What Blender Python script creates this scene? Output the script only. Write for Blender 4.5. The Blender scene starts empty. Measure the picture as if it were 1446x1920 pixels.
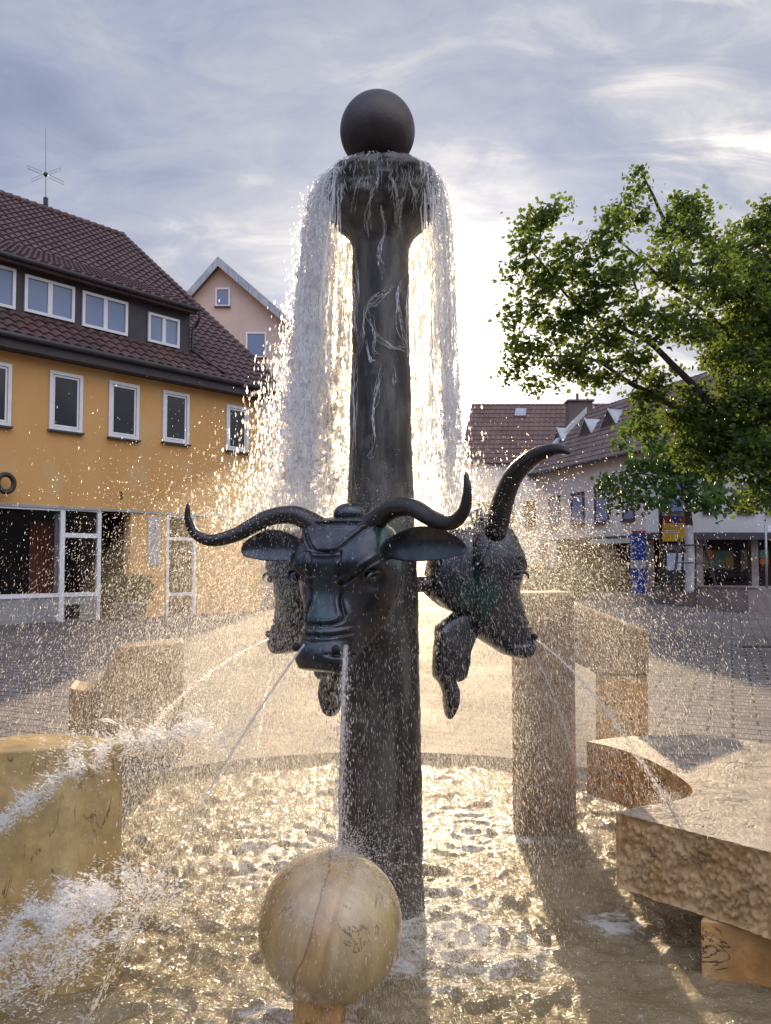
import bpy, bmesh, math, random
import numpy as np
from mathutils import Vector, Matrix, noise as mnoise

random.seed(7)
rng = np.random.default_rng(7)
PI = math.pi
R = math.radians
S = bpy.context.scene
COL = S.collection

# ------------------------------------------------------------------ camera
CAM_H, FPX, CX, CY, PITCH = 1.5, 1450.0, 723.0, 992.0, R(2.5)
cam_data = bpy.data.cameras.new('camera')
cam = bpy.data.objects.new('camera', cam_data)
COL.objects.link(cam)
cam.location = (0, 0, CAM_H)
cam.rotation_euler = (PI / 2 + PITCH, 0, 0)
cam_data.sensor_fit = 'VERTICAL'
cam_data.sensor_height = 24.0
cam_data.lens = 24.0 * FPX / 1920.0
cam_data.shift_y = 32.0 / 1920.0
cam_data.clip_start = 0.05
cam_data.clip_end = 2000.0
S.camera = cam

# ------------------------------------------------------------------ sun, sky, exposure
SUN_EL, SUN_AZ = R(16.0), R(1.3)
SUN_DIR = Vector((math.sin(SUN_AZ) * math.cos(SUN_EL), math.cos(SUN_AZ) * math.cos(SUN_EL), math.sin(SUN_EL)))
sun_data = bpy.data.lights.new('sun', 'SUN')
sun_data.energy = 5.0
sun_data.angle = R(0.6)
sun_data.color = (1.0, 0.75, 0.45)
sun = bpy.data.objects.new('sun', sun_data)
COL.objects.link(sun)
sun.rotation_euler = SUN_DIR.to_track_quat('Z', 'Y').to_euler()
sun.location = (0, 40, 30)

S.view_settings.view_transform = 'Standard'
S.view_settings.look = 'None'
S.view_settings.exposure = 0.28
S.view_settings.gamma = 1.0
S.cycles.max_bounces = 12
S.cycles.diffuse_bounces = 3
S.cycles.glossy_bounces = 3
S.cycles.transmission_bounces = 10
S.cycles.transparent_max_bounces = 16
S.cycles.volume_bounces = 0
S.cycles.sample_clamp_indirect = 8.0
S.cycles.sample_clamp_direct = 0.0
S.cycles.use_denoising = True
try:
    S.cycles.denoiser = 'OPENIMAGEDENOISE'
except Exception:
    pass


class NT:
    """small helper around a node tree"""
    def __init__(self, tree):
        self.t = tree
        self.n = tree.nodes
        for x in list(self.n):
            self.n.remove(x)

    def new(self, kind, **kw):
        x = self.n.new(kind)
        for k, v in kw.items():
            if hasattr(x, k) and k not in x.inputs:
                setattr(x, k, v)
            else:
                self.put(x.inputs[k], v)
        return x

    def put(self, sock, v):
        if hasattr(v, 'is_output') or isinstance(v, bpy.types.NodeSocket):
            self.t.links.new(v, sock)
        else:
            if isinstance(v, (tuple, list)) and len(v) == 3 and sock.type == 'RGBA':
                v = (*v, 1.0)
            sock.default_value = v

    def math(self, op, a, b=0.0, clamp=False):
        x = self.n.new('ShaderNodeMath')
        x.operation = op
        x.use_clamp = clamp
        self.put(x.inputs[0], a)
        self.put(x.inputs[1], b)
        return x.outputs[0]

    def vmath(self, op, a, b=None):
        x = self.n.new('ShaderNodeVectorMath')
        x.operation = op
        self.put(x.inputs[0], a)
        if b is not None:
            self.put(x.inputs[1], b)
        return x.outputs['Value'] if op in ('DOT_PRODUCT', 'LENGTH', 'DISTANCE') else x.outputs[0]

    def mix(self, f, a, b, mode='MIX'):
        x = self.n.new('ShaderNodeMix')
        x.data_type = 'RGBA'
        x.blend_type = mode
        self.put(x.inputs[0], f)
        self.put(x.inputs[6], a)
        self.put(x.inputs[7], b)
        return x.outputs[2]

    def ramp(self, f, stops):
        x = self.n.new('ShaderNodeValToRGB')
        e = x.color_ramp.elements
        while len(e) < len(stops):
            e.new(0.5)
        for i, (p, c) in enumerate(stops):
            e[i].position = p
            e[i].color = (*c, 1.0) if not isinstance(c, float) else (c, c, c, 1.0)
        self.put(x.inputs[0], f)
        return x.outputs[0]

    def map(self, v, a0, a1, b0, b1):
        x = self.n.new('ShaderNodeMapRange')
        x.clamp = True
        x.interpolation_type = 'SMOOTHSTEP'
        self.put(x.inputs[0], v)
        for i, q in enumerate((a0, a1, b0, b1)):
            x.inputs[1 + i].default_value = q
        return x.outputs[0]

    def noise(self, vec, scale, detail=4.0, rough=0.5, distortion=0.0):
        x = self.n.new('ShaderNodeTexNoise')
        if vec is not None:
            self.put(x.inputs['Vector'], vec)
        x.inputs['Scale'].default_value = scale
        x.inputs['Detail'].default_value = detail
        x.inputs['Roughness'].default_value = rough
        x.inputs['Distortion'].default_value = distortion
        return x.outputs['Fac']

    def mapping(self, vec, loc=(0, 0, 0), rot=(0, 0, 0), scale=(1, 1, 1)):
        x = self.n.new('ShaderNodeMapping')
        self.put(x.inputs[0], vec)
        x.inputs[1].default_value = loc
        x.inputs[2].default_value = rot
        x.inputs[3].default_value = scale
        return x.outputs[0]

    def sep(self, v):
        x = self.n.new('ShaderNodeSeparateXYZ')
        self.put(x.inputs[0], v)
        return x.outputs

    def comb(self, a, b, c):
        x = self.n.new('ShaderNodeCombineXYZ')
        for i, q in enumerate((a, b, c)):
            self.put(x.inputs[i], q)
        return x.outputs[0]


world = bpy.data.worlds.new('World')
S.world = world
world.use_nodes = True
w = NT(world.node_tree)
wdir = w.new('ShaderNodeTexCoord').outputs['Generated']
wx, wy, wz = w.sep(wdir)
zc = w.math('ADD', w.math('MAXIMUM', wz, 0.0), 0.34)
plane = w.comb(w.math('DIVIDE', wx, zc), w.math('DIVIDE', wy, zc), 0.0)
streak = w.mapping(plane, loc=(0.35, 0.1, 0), rot=(0, 0, R(-28)), scale=(0.75, 1.45, 1.0))
n_big = w.noise(streak, 1.7, 5.0, 0.55, 0.6)
n_fine = w.noise(streak, 5.5, 12.0, 0.62, 0.9)
wisp = w.noise(w.mapping(plane, loc=(1.7, 0.4, 0), rot=(0, 0, R(-30)), scale=(0.7, 2.6, 1.0)), 2.3, 9.0, 0.6, 0.8)
wisp = w.math('MULTIPLY', w.map(wisp, 0.52, 0.72, 0.0, 1.0), w.map(wx, -0.05, 0.35, 0.10, 1.0))
cl = w.math('ADD', w.math('MULTIPLY', n_big, 0.72), w.math('MULTIPLY', n_fine, 0.55))
cl = w.math('SUBTRACT', cl, 0.065)
# thin cloud is brighter towards the right, heavier to the left
cl = w.math('ADD', cl, w.math('ADD', w.math('MULTIPLY', wx, 0.17), w.math('MULTIPLY', wisp, 0.30)))
GLOW = Vector((math.sin(R(4.5)) * math.cos(R(13)), math.cos(R(4.5)) * math.cos(R(13)), math.sin(R(13))))
gd = w.math('MAXIMUM', w.vmath('DOT_PRODUCT', wdir, tuple(GLOW)), 0.0)
g_wide = w.math('POWER', gd, 14.0)
g_mid = w.math('POWER', gd, 95.0)
g_tight = w.math('POWER', gd, 320.0)
cl = w.math('ADD', cl, w.math('MULTIPLY', g_wide, 0.10))
cloud = w.ramp(cl, [(0.40, (0.24, 0.275, 0.40)), (0.54, (0.325, 0.36, 0.50)), (0.66, (0.43, 0.45, 0.54)), (0.76, (0.62, 0.61, 0.64)), (0.90, (1.0, 0.94, 0.88))])
veil = w.math('ADD', 0.35, w.math('MULTIPLY', n_fine, 1.3))
glow = w.math('ADD', w.math('MULTIPLY', g_mid, 1.9), w.math('MULTIPLY', g_tight, 4.5))
glow = w.math('ADD', w.math('MULTIPLY', glow, veil), w.math('MULTIPLY', g_wide, 0.05))
cloud = w.mix(1.0, cloud, w.mix(1.0, (1.0, 0.93, 0.80), glow, 'MULTIPLY'), 'ADD')
# unseen sky behind the camera brightened as added fill for shaded fronts
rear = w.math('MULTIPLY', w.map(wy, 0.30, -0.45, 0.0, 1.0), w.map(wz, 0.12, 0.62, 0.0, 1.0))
low = w.math('MULTIPLY', w.map(wy, 0.10, -0.30, 0.0, 1.0), w.map(wz, 0.30, 0.05, 0.0, 1.0))  # dimmed low behind the camera so panes and upright bronze reflect dark
zen = w.map(wz, 0.62, 0.9, 0.0, 1.0)  # overhead sky out of view, brightened as added fill too
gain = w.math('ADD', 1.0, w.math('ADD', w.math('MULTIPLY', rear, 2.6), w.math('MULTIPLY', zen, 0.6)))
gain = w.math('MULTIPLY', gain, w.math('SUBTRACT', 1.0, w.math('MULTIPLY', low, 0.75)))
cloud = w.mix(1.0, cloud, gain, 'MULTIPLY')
sky = w.new('ShaderNodeTexSky', sky_type='NISHITA', sun_disc=False, sun_elevation=SUN_EL, sun_rotation=SUN_AZ)
bg_sky = w.new('ShaderNodeBackground', Color=sky.outputs[0], Strength=0.06)
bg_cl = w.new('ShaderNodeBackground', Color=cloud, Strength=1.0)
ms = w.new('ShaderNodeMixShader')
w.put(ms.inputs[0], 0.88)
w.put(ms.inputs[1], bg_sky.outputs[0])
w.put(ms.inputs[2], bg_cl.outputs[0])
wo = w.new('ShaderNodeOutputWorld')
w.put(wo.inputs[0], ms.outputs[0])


# ------------------------------------------------------------------ geometry of the view (only used to read measurements)
def ray(px, py):
    u, v = (px - CX) / FPX, (CY - py) / FPX
    return Vector((u, math.cos(PITCH) - v * math.sin(PITCH), math.sin(PITCH) + v * math.cos(PITCH)))


def P(px, py, Y):
    d = ray(px, py)
    t = Y / d.y
    return Vector((d.x * t, Y, CAM_H + d.z * t))


def G(px, py, z=0.0):
    d = ray(px, py)
    t = (z - CAM_H) / d.z
    return Vector((d.x * t, d.y * t, z))


def hit(px, py, o, n):
    d = ray(px, py)
    t = (Vector(o) - Vector((0, 0, CAM_H))).dot(n) / d.dot(n)
    return Vector((0, 0, CAM_H)) + d * t


# ------------------------------------------------------------------ materials
def surf(name, c1, c2=None, rough=0.7, nscale=6.0, detail=6.0, metallic=0.0, bump=0.0, bscale=40.0, spec=0.5,
         speck=None, stretch=(1, 1, 1), lo=0.35, hi=0.65, rvar=0.0):
    m = bpy.data.materials.new(name)
    m.use_nodes = True
    t = NT(m.node_tree)
    co = t.new('ShaderNodeTexCoord').outputs['Object']
    v = t.mapping(co, scale=stretch)
    f = t.map(t.noise(v, nscale, detail, 0.6, 0.2), lo, hi, 0.0, 1.0)
    col = t.mix(f, c1, c2 if c2 else c1)
    if speck:
        sc, sb, amt = speck
        g = t.map(t.noise(co, sc, 2.0, 0.6), 0.55, 0.68, 0.0, amt)
        col = t.mix(g, col, sb)
    b = t.new('ShaderNodeBsdfPrincipled')
    t.put(b.inputs['Base Color'], col)
    b.inputs['Metallic'].default_value = metallic
    if rvar:
        rr = t.math('ADD', rough - rvar * 0.5, t.math('MULTIPLY', t.noise(co, nscale * 2.3, 5.0, 0.65), rvar))
        t.put(b.inputs['Roughness'], rr)
    else:
        b.inputs['Roughness'].default_value = rough
    b.inputs['Specular IOR Level'].default_value = spec
    if bump:
        bn = t.new('ShaderNodeBump', Strength=bump, Distance=0.02)
        t.put(bn.inputs['Height'], t.noise(v, bscale, 6.0, 0.65))
        t.put(b.inputs['Normal'], bn.outputs[0])
    o = t.new('ShaderNodeOutputMaterial')
    t.put(o.inputs[0], b.outputs[0])
    return m


def veined(name, c1, c2, vein, rough=0.45, nscale=2.0, vscale=3.0, stretch=(1, 1, 1), width=0.035, bump=0.15, amount=0.9, dash=True):
    m = bpy.data.materials.new(name)
    m.use_nodes = True
    t = NT(m.node_tree)
    co = t.new('ShaderNodeTexCoord').outputs['Object']
    v = t.mapping(co, scale=stretch)
    f = t.map(t.noise(v, nscale, 7.0, 0.6, 0.4), 0.33, 0.68, 0.0, 1.0)
    col = t.mix(f, c1, c2)
    cloudy = t.map(t.noise(co, nscale * 4.5, 5.0, 0.7), 0.35, 0.7, 0.75, 1.15)
    col = t.mix(1.0, col, cloudy, 'MULTIPLY')
    nv = t.noise(v, vscale, 5.0, 0.55, 1.3)
    d = t.math('ABSOLUTE', t.math('SUBTRACT', nv, 0.5))
    line = t.map(d, 0.0, width, 1.0, 0.0)
    if dash:
        line = t.math('MULTIPLY', line, t.map(t.noise(co, vscale * 1.7, 3.0, 0.6), 0.45, 0.58, 0.0, 1.0))
    col = t.mix(t.math('MULTIPLY', line, amount), col, vein)
    b = t.new('ShaderNodeBsdfPrincipled')
    t.put(b.inputs['Base Color'], col)
    t.put(b.inputs['Roughness'], t.math('ADD', rough - 0.1, t.math('MULTIPLY', t.noise(co, 7.0, 5.0, 0.6), 0.25)))
    bn = t.new('ShaderNodeBump', Strength=bump, Distance=0.01)
    t.put(bn.inputs['Height'], t.math('SUBTRACT', t.noise(co, 45.0, 6.0, 0.7), t.math('MULTIPLY', line, 0.6)))
    t.put(b.inputs['Normal'], bn.outputs[0])
    o = t.new('ShaderNodeOutputMaterial')
    t.put(o.inputs[0], b.outputs[0])
    return m


def patina(name):
    m = bpy.data.materials.new(name)
    m.use_nodes = True
    t = NT(m.node_tree)
    co = t.new('ShaderNodeTexCoord').outputs['Object']
    f = t.map(t.noise(co, 6.0, 8.0, 0.65, 0.3), 0.35, 0.66, 0.0, 1.0)
    col = t.mix(f, (0.030, 0.034, 0.045), (0.078, 0.078, 0.084))
    g = t.map(t.noise(t.mapping(co, loc=(3, 1, 0), scale=(1, 1, .45)), 4.5, 5.0, 0.6), 0.52, 0.70, 0.0, 0.75)
    col = t.mix(g, col, (0.016, 0.085, 0.070))
    lime = t.map(t.noise(t.mapping(co, scale=(1, 1, .12)), 34.0, 4.0, 0.6), 0.63, 0.74, 0.0, 0.55)
    lime = t.math('MULTIPLY', lime, t.map(t.noise(co, 3.5, 2.0), 0.48, 0.60, 0.0, 1.0))
    col = t.mix(lime, col, (0.30, 0.28, 0.22))
    b = t.new('ShaderNodeBsdfPrincipled')
    t.put(b.inputs['Base Color'], col)
    t.put(b.inputs['Metallic'], t.math('SUBTRACT', 0.85, t.math('MULTIPLY', t.math('ADD', g, lime), 0.7), True))
    t.put(b.inputs['Roughness'], t.map(t.noise(co, 12.0, 6.0, 0.65), 0.3, 0.7, 0.14, 0.42))
    b.inputs['Coat Weight'].default_value = 0.35
    b.inputs['Coat Roughness'].default_value = 0.08
    bn = t.new('ShaderNodeBump', Strength=0.35, Distance=0.006)
    t.put(bn.inputs['Height'], t.math('ADD', t.noise(co, 26.0, 5.0, 0.6), t.math('MULTIPLY', t.noise(co, 110.0, 3.0, 0.6), 0.35)))
    t.put(b.inputs['Normal'], bn.outputs[0])
    o = t.new('ShaderNodeOutputMaterial')
    t.put(o.inputs[0], b.outputs[0])
    return m


def banded(name):
    """a ball of marble with one broad brown band and thin dark seams running down it"""
    m = bpy.data.materials.new(name)
    m.use_nodes = True
    t = NT(m.node_tree)
    co = t.new('ShaderNodeTexCoord').outputs['Object']
    x, y, z = t.sep(co)
    u = t.math('ADD', t.math('SUBTRACT', x, t.math('MULTIPLY', z, 0.30)), t.math('MULTIPLY', t.math('SUBTRACT', t.noise(co, 4.0, 4.0, 0.6), 0.5), 0.09))
    u = t.math('ADD', t.math('MULTIPLY', u, 2.0), 0.5)
    band = t.ramp(u, [(0.08, (0.36, 0.225, 0.085)), (0.30, (0.46, 0.32, 0.155)), (0.350, (0.43, 0.28, 0.14)), (0.358, (0.15, 0.09, 0.05)), (0.366, (0.40, 0.25, 0.11)), (0.47, (0.43, 0.285, 0.135)),
                      (0.50, (0.35, 0.22, 0.10)), (0.56, (0.47, 0.34, 0.185)), (0.88, (0.43, 0.31, 0.145))])
    col = t.mix(1.0, band, t.map(t.noise(t.mapping(co, scale=(3, 3, .8)), 5.0, 7.0, 0.65), 0.3, 0.7, 0.72, 1.15), 'MULTIPLY')
    nv = t.noise(t.mapping(co, scale=(1.6, 1.6, .7)), 4.0, 6.0, 0.6, 1.2)
    line = t.map(t.math('ABSOLUTE', t.math('SUBTRACT', nv, 0.5)), 0.0, 0.014, 1.0, 0.0)
    line = t.math('MULTIPLY', line, t.map(t.noise(co, 6.0, 3.0), 0.48, 0.58, 0.0, 0.9))
    col = t.mix(line, col, (0.09, 0.055, 0.035))
    b = t.new('ShaderNodeBsdfPrincipled')
    b.inputs['Coat Weight'].default_value = 0.6
    b.inputs['Coat Roughness'].default_value = 0.06
    t.put(b.inputs['Base Color'], col)
    t.put(b.inputs['Roughness'], t.map(t.noise(co, 8.0, 5.0), 0.3, 0.7, 0.09, 0.32))
    bn = t.new('ShaderNodeBump', Strength=0.12, Distance=0.01)
    t.put(bn.inputs['Height'], t.noise(co, 30.0, 6.0, 0.7))
    t.put(b.inputs['Normal'], bn.outputs[0])
    o = t.new('ShaderNodeOutputMaterial')
    t.put(o.inputs[0], b.outputs[0])
    return m


def pavers(name):
    m = bpy.data.materials.new(name)
    m.use_nodes = True
    t = NT(m.node_tree)
    co = t.new('ShaderNodeTexCoord').outputs['Object']
    wob = t.noise(co, 0.7, 2.0)
    v = t.mapping(co, rot=(0, 0, R(24)))
    br = t.new('ShaderNodeTexBrick', offset=0.5)
    t.put(br.inputs['Vector'], v)
    t.put(br.inputs['Color1'], (0.150, 0.132, 0.122))
    t.put(br.inputs['Color2'], (0.205, 0.172, 0.152))
    t.put(br.inputs['Mortar'], (0.03, 0.026, 0.024))
    t.put(br.inputs['Scale'], 1.0)
    t.put(br.inputs['Mortar Size'], 0.015)
    t.put(br.inputs['Mortar Smooth'], 0.1)
    t.put(br.inputs['Brick Width'], 0.42)
    t.put(br.inputs['Row Height'], 0.21)
    dirt = t.map(t.noise(co, 0.55, 6.0, 0.65), 0.3, 0.7, 0.72, 1.12)
    grit = t.map(t.noise(co, 60.0, 4.0, 0.7), 0.3, 0.7, 0.8, 1.15)
    col = t.mix(1.0, t.mix(1.0, br.outputs[0], dirt, 'MULTIPLY'), grit, 'MULTIPLY')
    b = t.new('ShaderNodeBsdfPrincipled')
    t.put(b.inputs['Base Color'], col)
    t.put(b.inputs['Roughness'], t.map(wob, 0.3, 0.7, 0.68, 0.82))
    b.inputs['Specular IOR Level'].default_value = 0.3
    bn = t.new('ShaderNodeBump', Strength=0.5, Distance=0.012)
    h = t.math('SUBTRACT', t.math('MULTIPLY', t.noise(co, 25.0, 5.0, 0.7), 0.5), t.math('MULTIPLY', br.outputs['Fac'], 0.8))
    t.put(bn.inputs['Height'], h)
    t.put(b.inputs['Normal'], bn.outputs[0])
    o = t.new('ShaderNodeOutputMaterial')
    t.put(o.inputs[0], b.outputs[0])
    return m


def water_bits(name, tint=(0.95, 0.95, 0.95), gloss=0.1, see=0.0, bend=0.35, spread=0.6, white=0.10):
    """thin films and drops of water: the low sun behind them is bent towards the viewer"""
    m = bpy.data.materials.new(name)
    m.use_nodes = True
    t = NT(m.node_tree)

    def blend(f, a, b):
        x = t.new('ShaderNodeMixShader')
        t.put(x.inputs[0], f)
        t.put(x.inputs[1], a)
        t.put(x.inputs[2], b)
        return x.outputs[0]
    tr = t.new('ShaderNodeBsdfTranslucent', Color=tint).outputs[0]
    df = t.new('ShaderNodeBsdfDiffuse', Color=tint).outputs[0]
    gl = t.new('ShaderNodeBsdfGlossy', Color=(1, 1, 1), Roughness=0.12).outputs[0]
    rf = t.new('ShaderNodeBsdfRefraction', Color=(1, 1, 1), Roughness=spread, IOR=1.55).outputs[0]
    out = blend(gloss, blend(bend, blend(white, tr, df), rf), gl)
    if see:
        out = blend(see, out, t.new('ShaderNodeBsdfTransparent').outputs[0])
    o = t.new('ShaderNodeOutputMaterial')
    t.put(o.inputs[0], out)
    return m


def leaf_mat(name, c1, c2, back):
    m = bpy.data.materials.new(name)
    m.use_nodes = True
    t = NT(m.node_tree)
    co = t.new('ShaderNodeTexCoord').outputs['Object']
    f = t.map(t.noise(co, 1.6, 4.0, 0.6), 0.35, 0.65, 0.0, 1.0)
    f2 = t.map(t.noise(co, 14.0, 2.0, 0.6), 0.35, 0.65, 0.0, 1.0)
    col = t.mix(t.math('MULTIPLY', t.math('ADD', f, f2), 0.5), c1, c2)
    p = t.new('ShaderNodeBsdfPrincipled')
    t.put(p.inputs['Base Color'], col)
    p.inputs['Roughness'].default_value = 0.55
    tr = t.new('ShaderNodeBsdfTranslucent')
    t.put(tr.inputs[0], t.mix(f2, back, tuple(x * 1.35 for x in back)))
    ms = t.new('ShaderNodeMixShader')
    t.put(ms.inputs[0], 0.52)
    t.put(ms.inputs[1], p.outputs[0])
    t.put(ms.inputs[2], tr.outputs[0])
    o = t.new('ShaderNodeOutputMaterial')
    t.put(o.inputs[0], ms.outputs[0])
    return m


def glass(name, tint=(0.02, 0.024, 0.03), rough=0.04, clear=0.0, wave=0.02):
    m = bpy.data.materials.new(name)
    m.use_nodes = True
    t = NT(m.node_tree)
    co = t.new('ShaderNodeTexCoord').outputs['Object']
    b = t.new('ShaderNodeBsdfPrincipled')
    t.put(b.inputs['Base Color'], tint)
    b.inputs['Roughness'].default_value = rough
    b.inputs['Specular IOR Level'].default_value = 0.5
    b.inputs['Coat Weight'].default_value = 0.15
    b.inputs['Coat Roughness'].default_value = 0.02
    bn = t.new('ShaderNodeBump', Strength=wave, Distance=0.05)
    t.put(bn.inputs['Height'], t.noise(co, 1.3, 1.0))
    t.put(b.inputs['Normal'], bn.outputs[0])
    out = b.outputs[0]
    if clear:
        tp = t.new('ShaderNodeBsdfTransparent')
        ms = t.new('ShaderNodeMixShader')
        t.put(ms.inputs[0], clear)
        t.put(ms.inputs[1], out)
        t.put(ms.inputs[2], tp.outputs[0])
        out = ms.outputs[0]
    o = t.new('ShaderNodeOutputMaterial')
    t.put(o.inputs[0], out)
    return m


def water_mat(name):
    m = bpy.data.materials.new(name)
    m.use_nodes = True
    t = NT(m.node_tree)
    co = t.new('ShaderNodeTexCoord').outputs['Object']
    bed = t.mix(t.map(t.noise(co, 1.4, 4.0, 0.6), 0.35, 0.65, 0, 1), (0.17, 0.125, 0.055), (0.27, 0.21, 0.115))
    # patches of foam and bubbles where falling water churns the surface
    churn = t.noise(t.mapping(co, scale=(1, 1.4, 1)), 9.0, 8.0, 0.72, 1.2)
    x, y, z = t.sep(co)
    near = None
    for (fx, fy, rad) in FOAM:
        dd = t.vmath('DISTANCE', t.comb(x, y, 0.0), (fx, fy, 0.0))
        k = t.map(dd, rad * 0.15, rad, 1.0, 0.0)
        near = k if near is None else t.math('MAXIMUM', near, k)
    thr = t.math('ADD', churn, t.math('MULTIPLY', near, 0.22))
    foam = t.map(thr, 0.62, 0.80, 0.0, 0.6)
    col = t.mix(foam, bed, (0.75, 0.74, 0.70))
    b = t.new('ShaderNodeBsdfPrincipled')
    t.put(b.inputs['Base Color'], col)
    t.put(b.inputs['Roughness'], t.math('ADD', 0.13, t.math('MULTIPLY', foam, 0.5)))
    b.inputs['IOR'].default_value = 1.33
    b.inputs['Specular IOR Level'].default_value = 0.6
    bn = t.new('ShaderNodeBump', Strength=0.8, Distance=0.02)
    h1 = t.noise(t.mapping(co, scale=(1, 1.8, 1)), 24.0, 3.0, 0.6, 0.9)
    h2 = t.noise(t.mapping(co, scale=(1, 1.5, 1)), 70.0, 3.0, 0.6, 0.5)
    t.put(bn.inputs['Height'], t.math('ADD', t.math('MULTIPLY', h1, 0.9), t.math('MULTIPLY', h2, 0.42)))
    t.put(b.inputs['Normal'], bn.outputs[0])
    o = t.new('ShaderNodeOutputMaterial')
    t.put(o.inputs[0], b.outputs[0])
    return m


# ------------------------------------------------------------------ mesh helpers
def tag(o, label=None, category=None, group=None, kind=None):
    if label:
        o['label'] = label
    if category:
        o['category'] = category
    if group:
        o['group'] = group
    if kind:
        o['kind'] = kind
    return o


def empty(name, loc, label, category, group=None):
    o = bpy.data.objects.new(name, None)
    o.location = loc
    o.empty_display_size = 0.1
    COL.objects.link(o)
    return tag(o, label, category, group)


def world_loc(o):
    l = Vector(o.location)
    while o.parent:
        o = o.parent
        l += Vector(o.location)
    return l


def np_mesh(name, V, F, mat, parent=None, smooth=False, loc=None):
    """V (n,3) world coordinates, F (m,k) indices or a list of index lists"""
    V = np.asarray(V, dtype=np.float64)
    base = np.array(world_loc(parent)) if parent is not None else np.zeros(3)
    own = np.array(loc, dtype=float) - base if loc is not None else np.zeros(3)
    me = bpy.data.meshes.new(name)
    if isinstance(F, np.ndarray):
        m, k = F.shape
        me.vertices.add(len(V))
        me.vertices.foreach_set('co', np.ascontiguousarray(V - base - own).ravel())
        me.loops.add(m * k)
        me.loops.foreach_set('vertex_index', F.ravel().astype(np.int32))
        me.polygons.add(m)
        me.polygons.foreach_set('loop_start', np.arange(0, m * k, k, dtype=np.int32))
        try:
            me.polygons.foreach_set('loop_total', np.full(m, k, dtype=np.int32))
        except Exception:
            pass
        me.update(calc_edges=True)
        me.validate()
    else:
        me.from_pydata([tuple(v) for v in (V - base - own)], [], [list(f) for f in F])
        me.update()
    if mat is not None:
        me.materials.append(mat)
    if smooth:
        me.polygons.foreach_set('use_smooth', np.ones(len(me.polygons), dtype=bool))
    o = bpy.data.objects.new(name, me)
    o.location = own
    COL.objects.link(o)
    if parent is not None:
        o.parent = parent
    return o


def bevel(o, wdt=0.01, seg=2, angle=35):
    md = o.modifiers.new('bevel', 'BEVEL')
    md.width = wdt
    md.segments = seg
    md.limit_method = 'ANGLE'
    md.angle_limit = R(angle)
    return o


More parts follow.
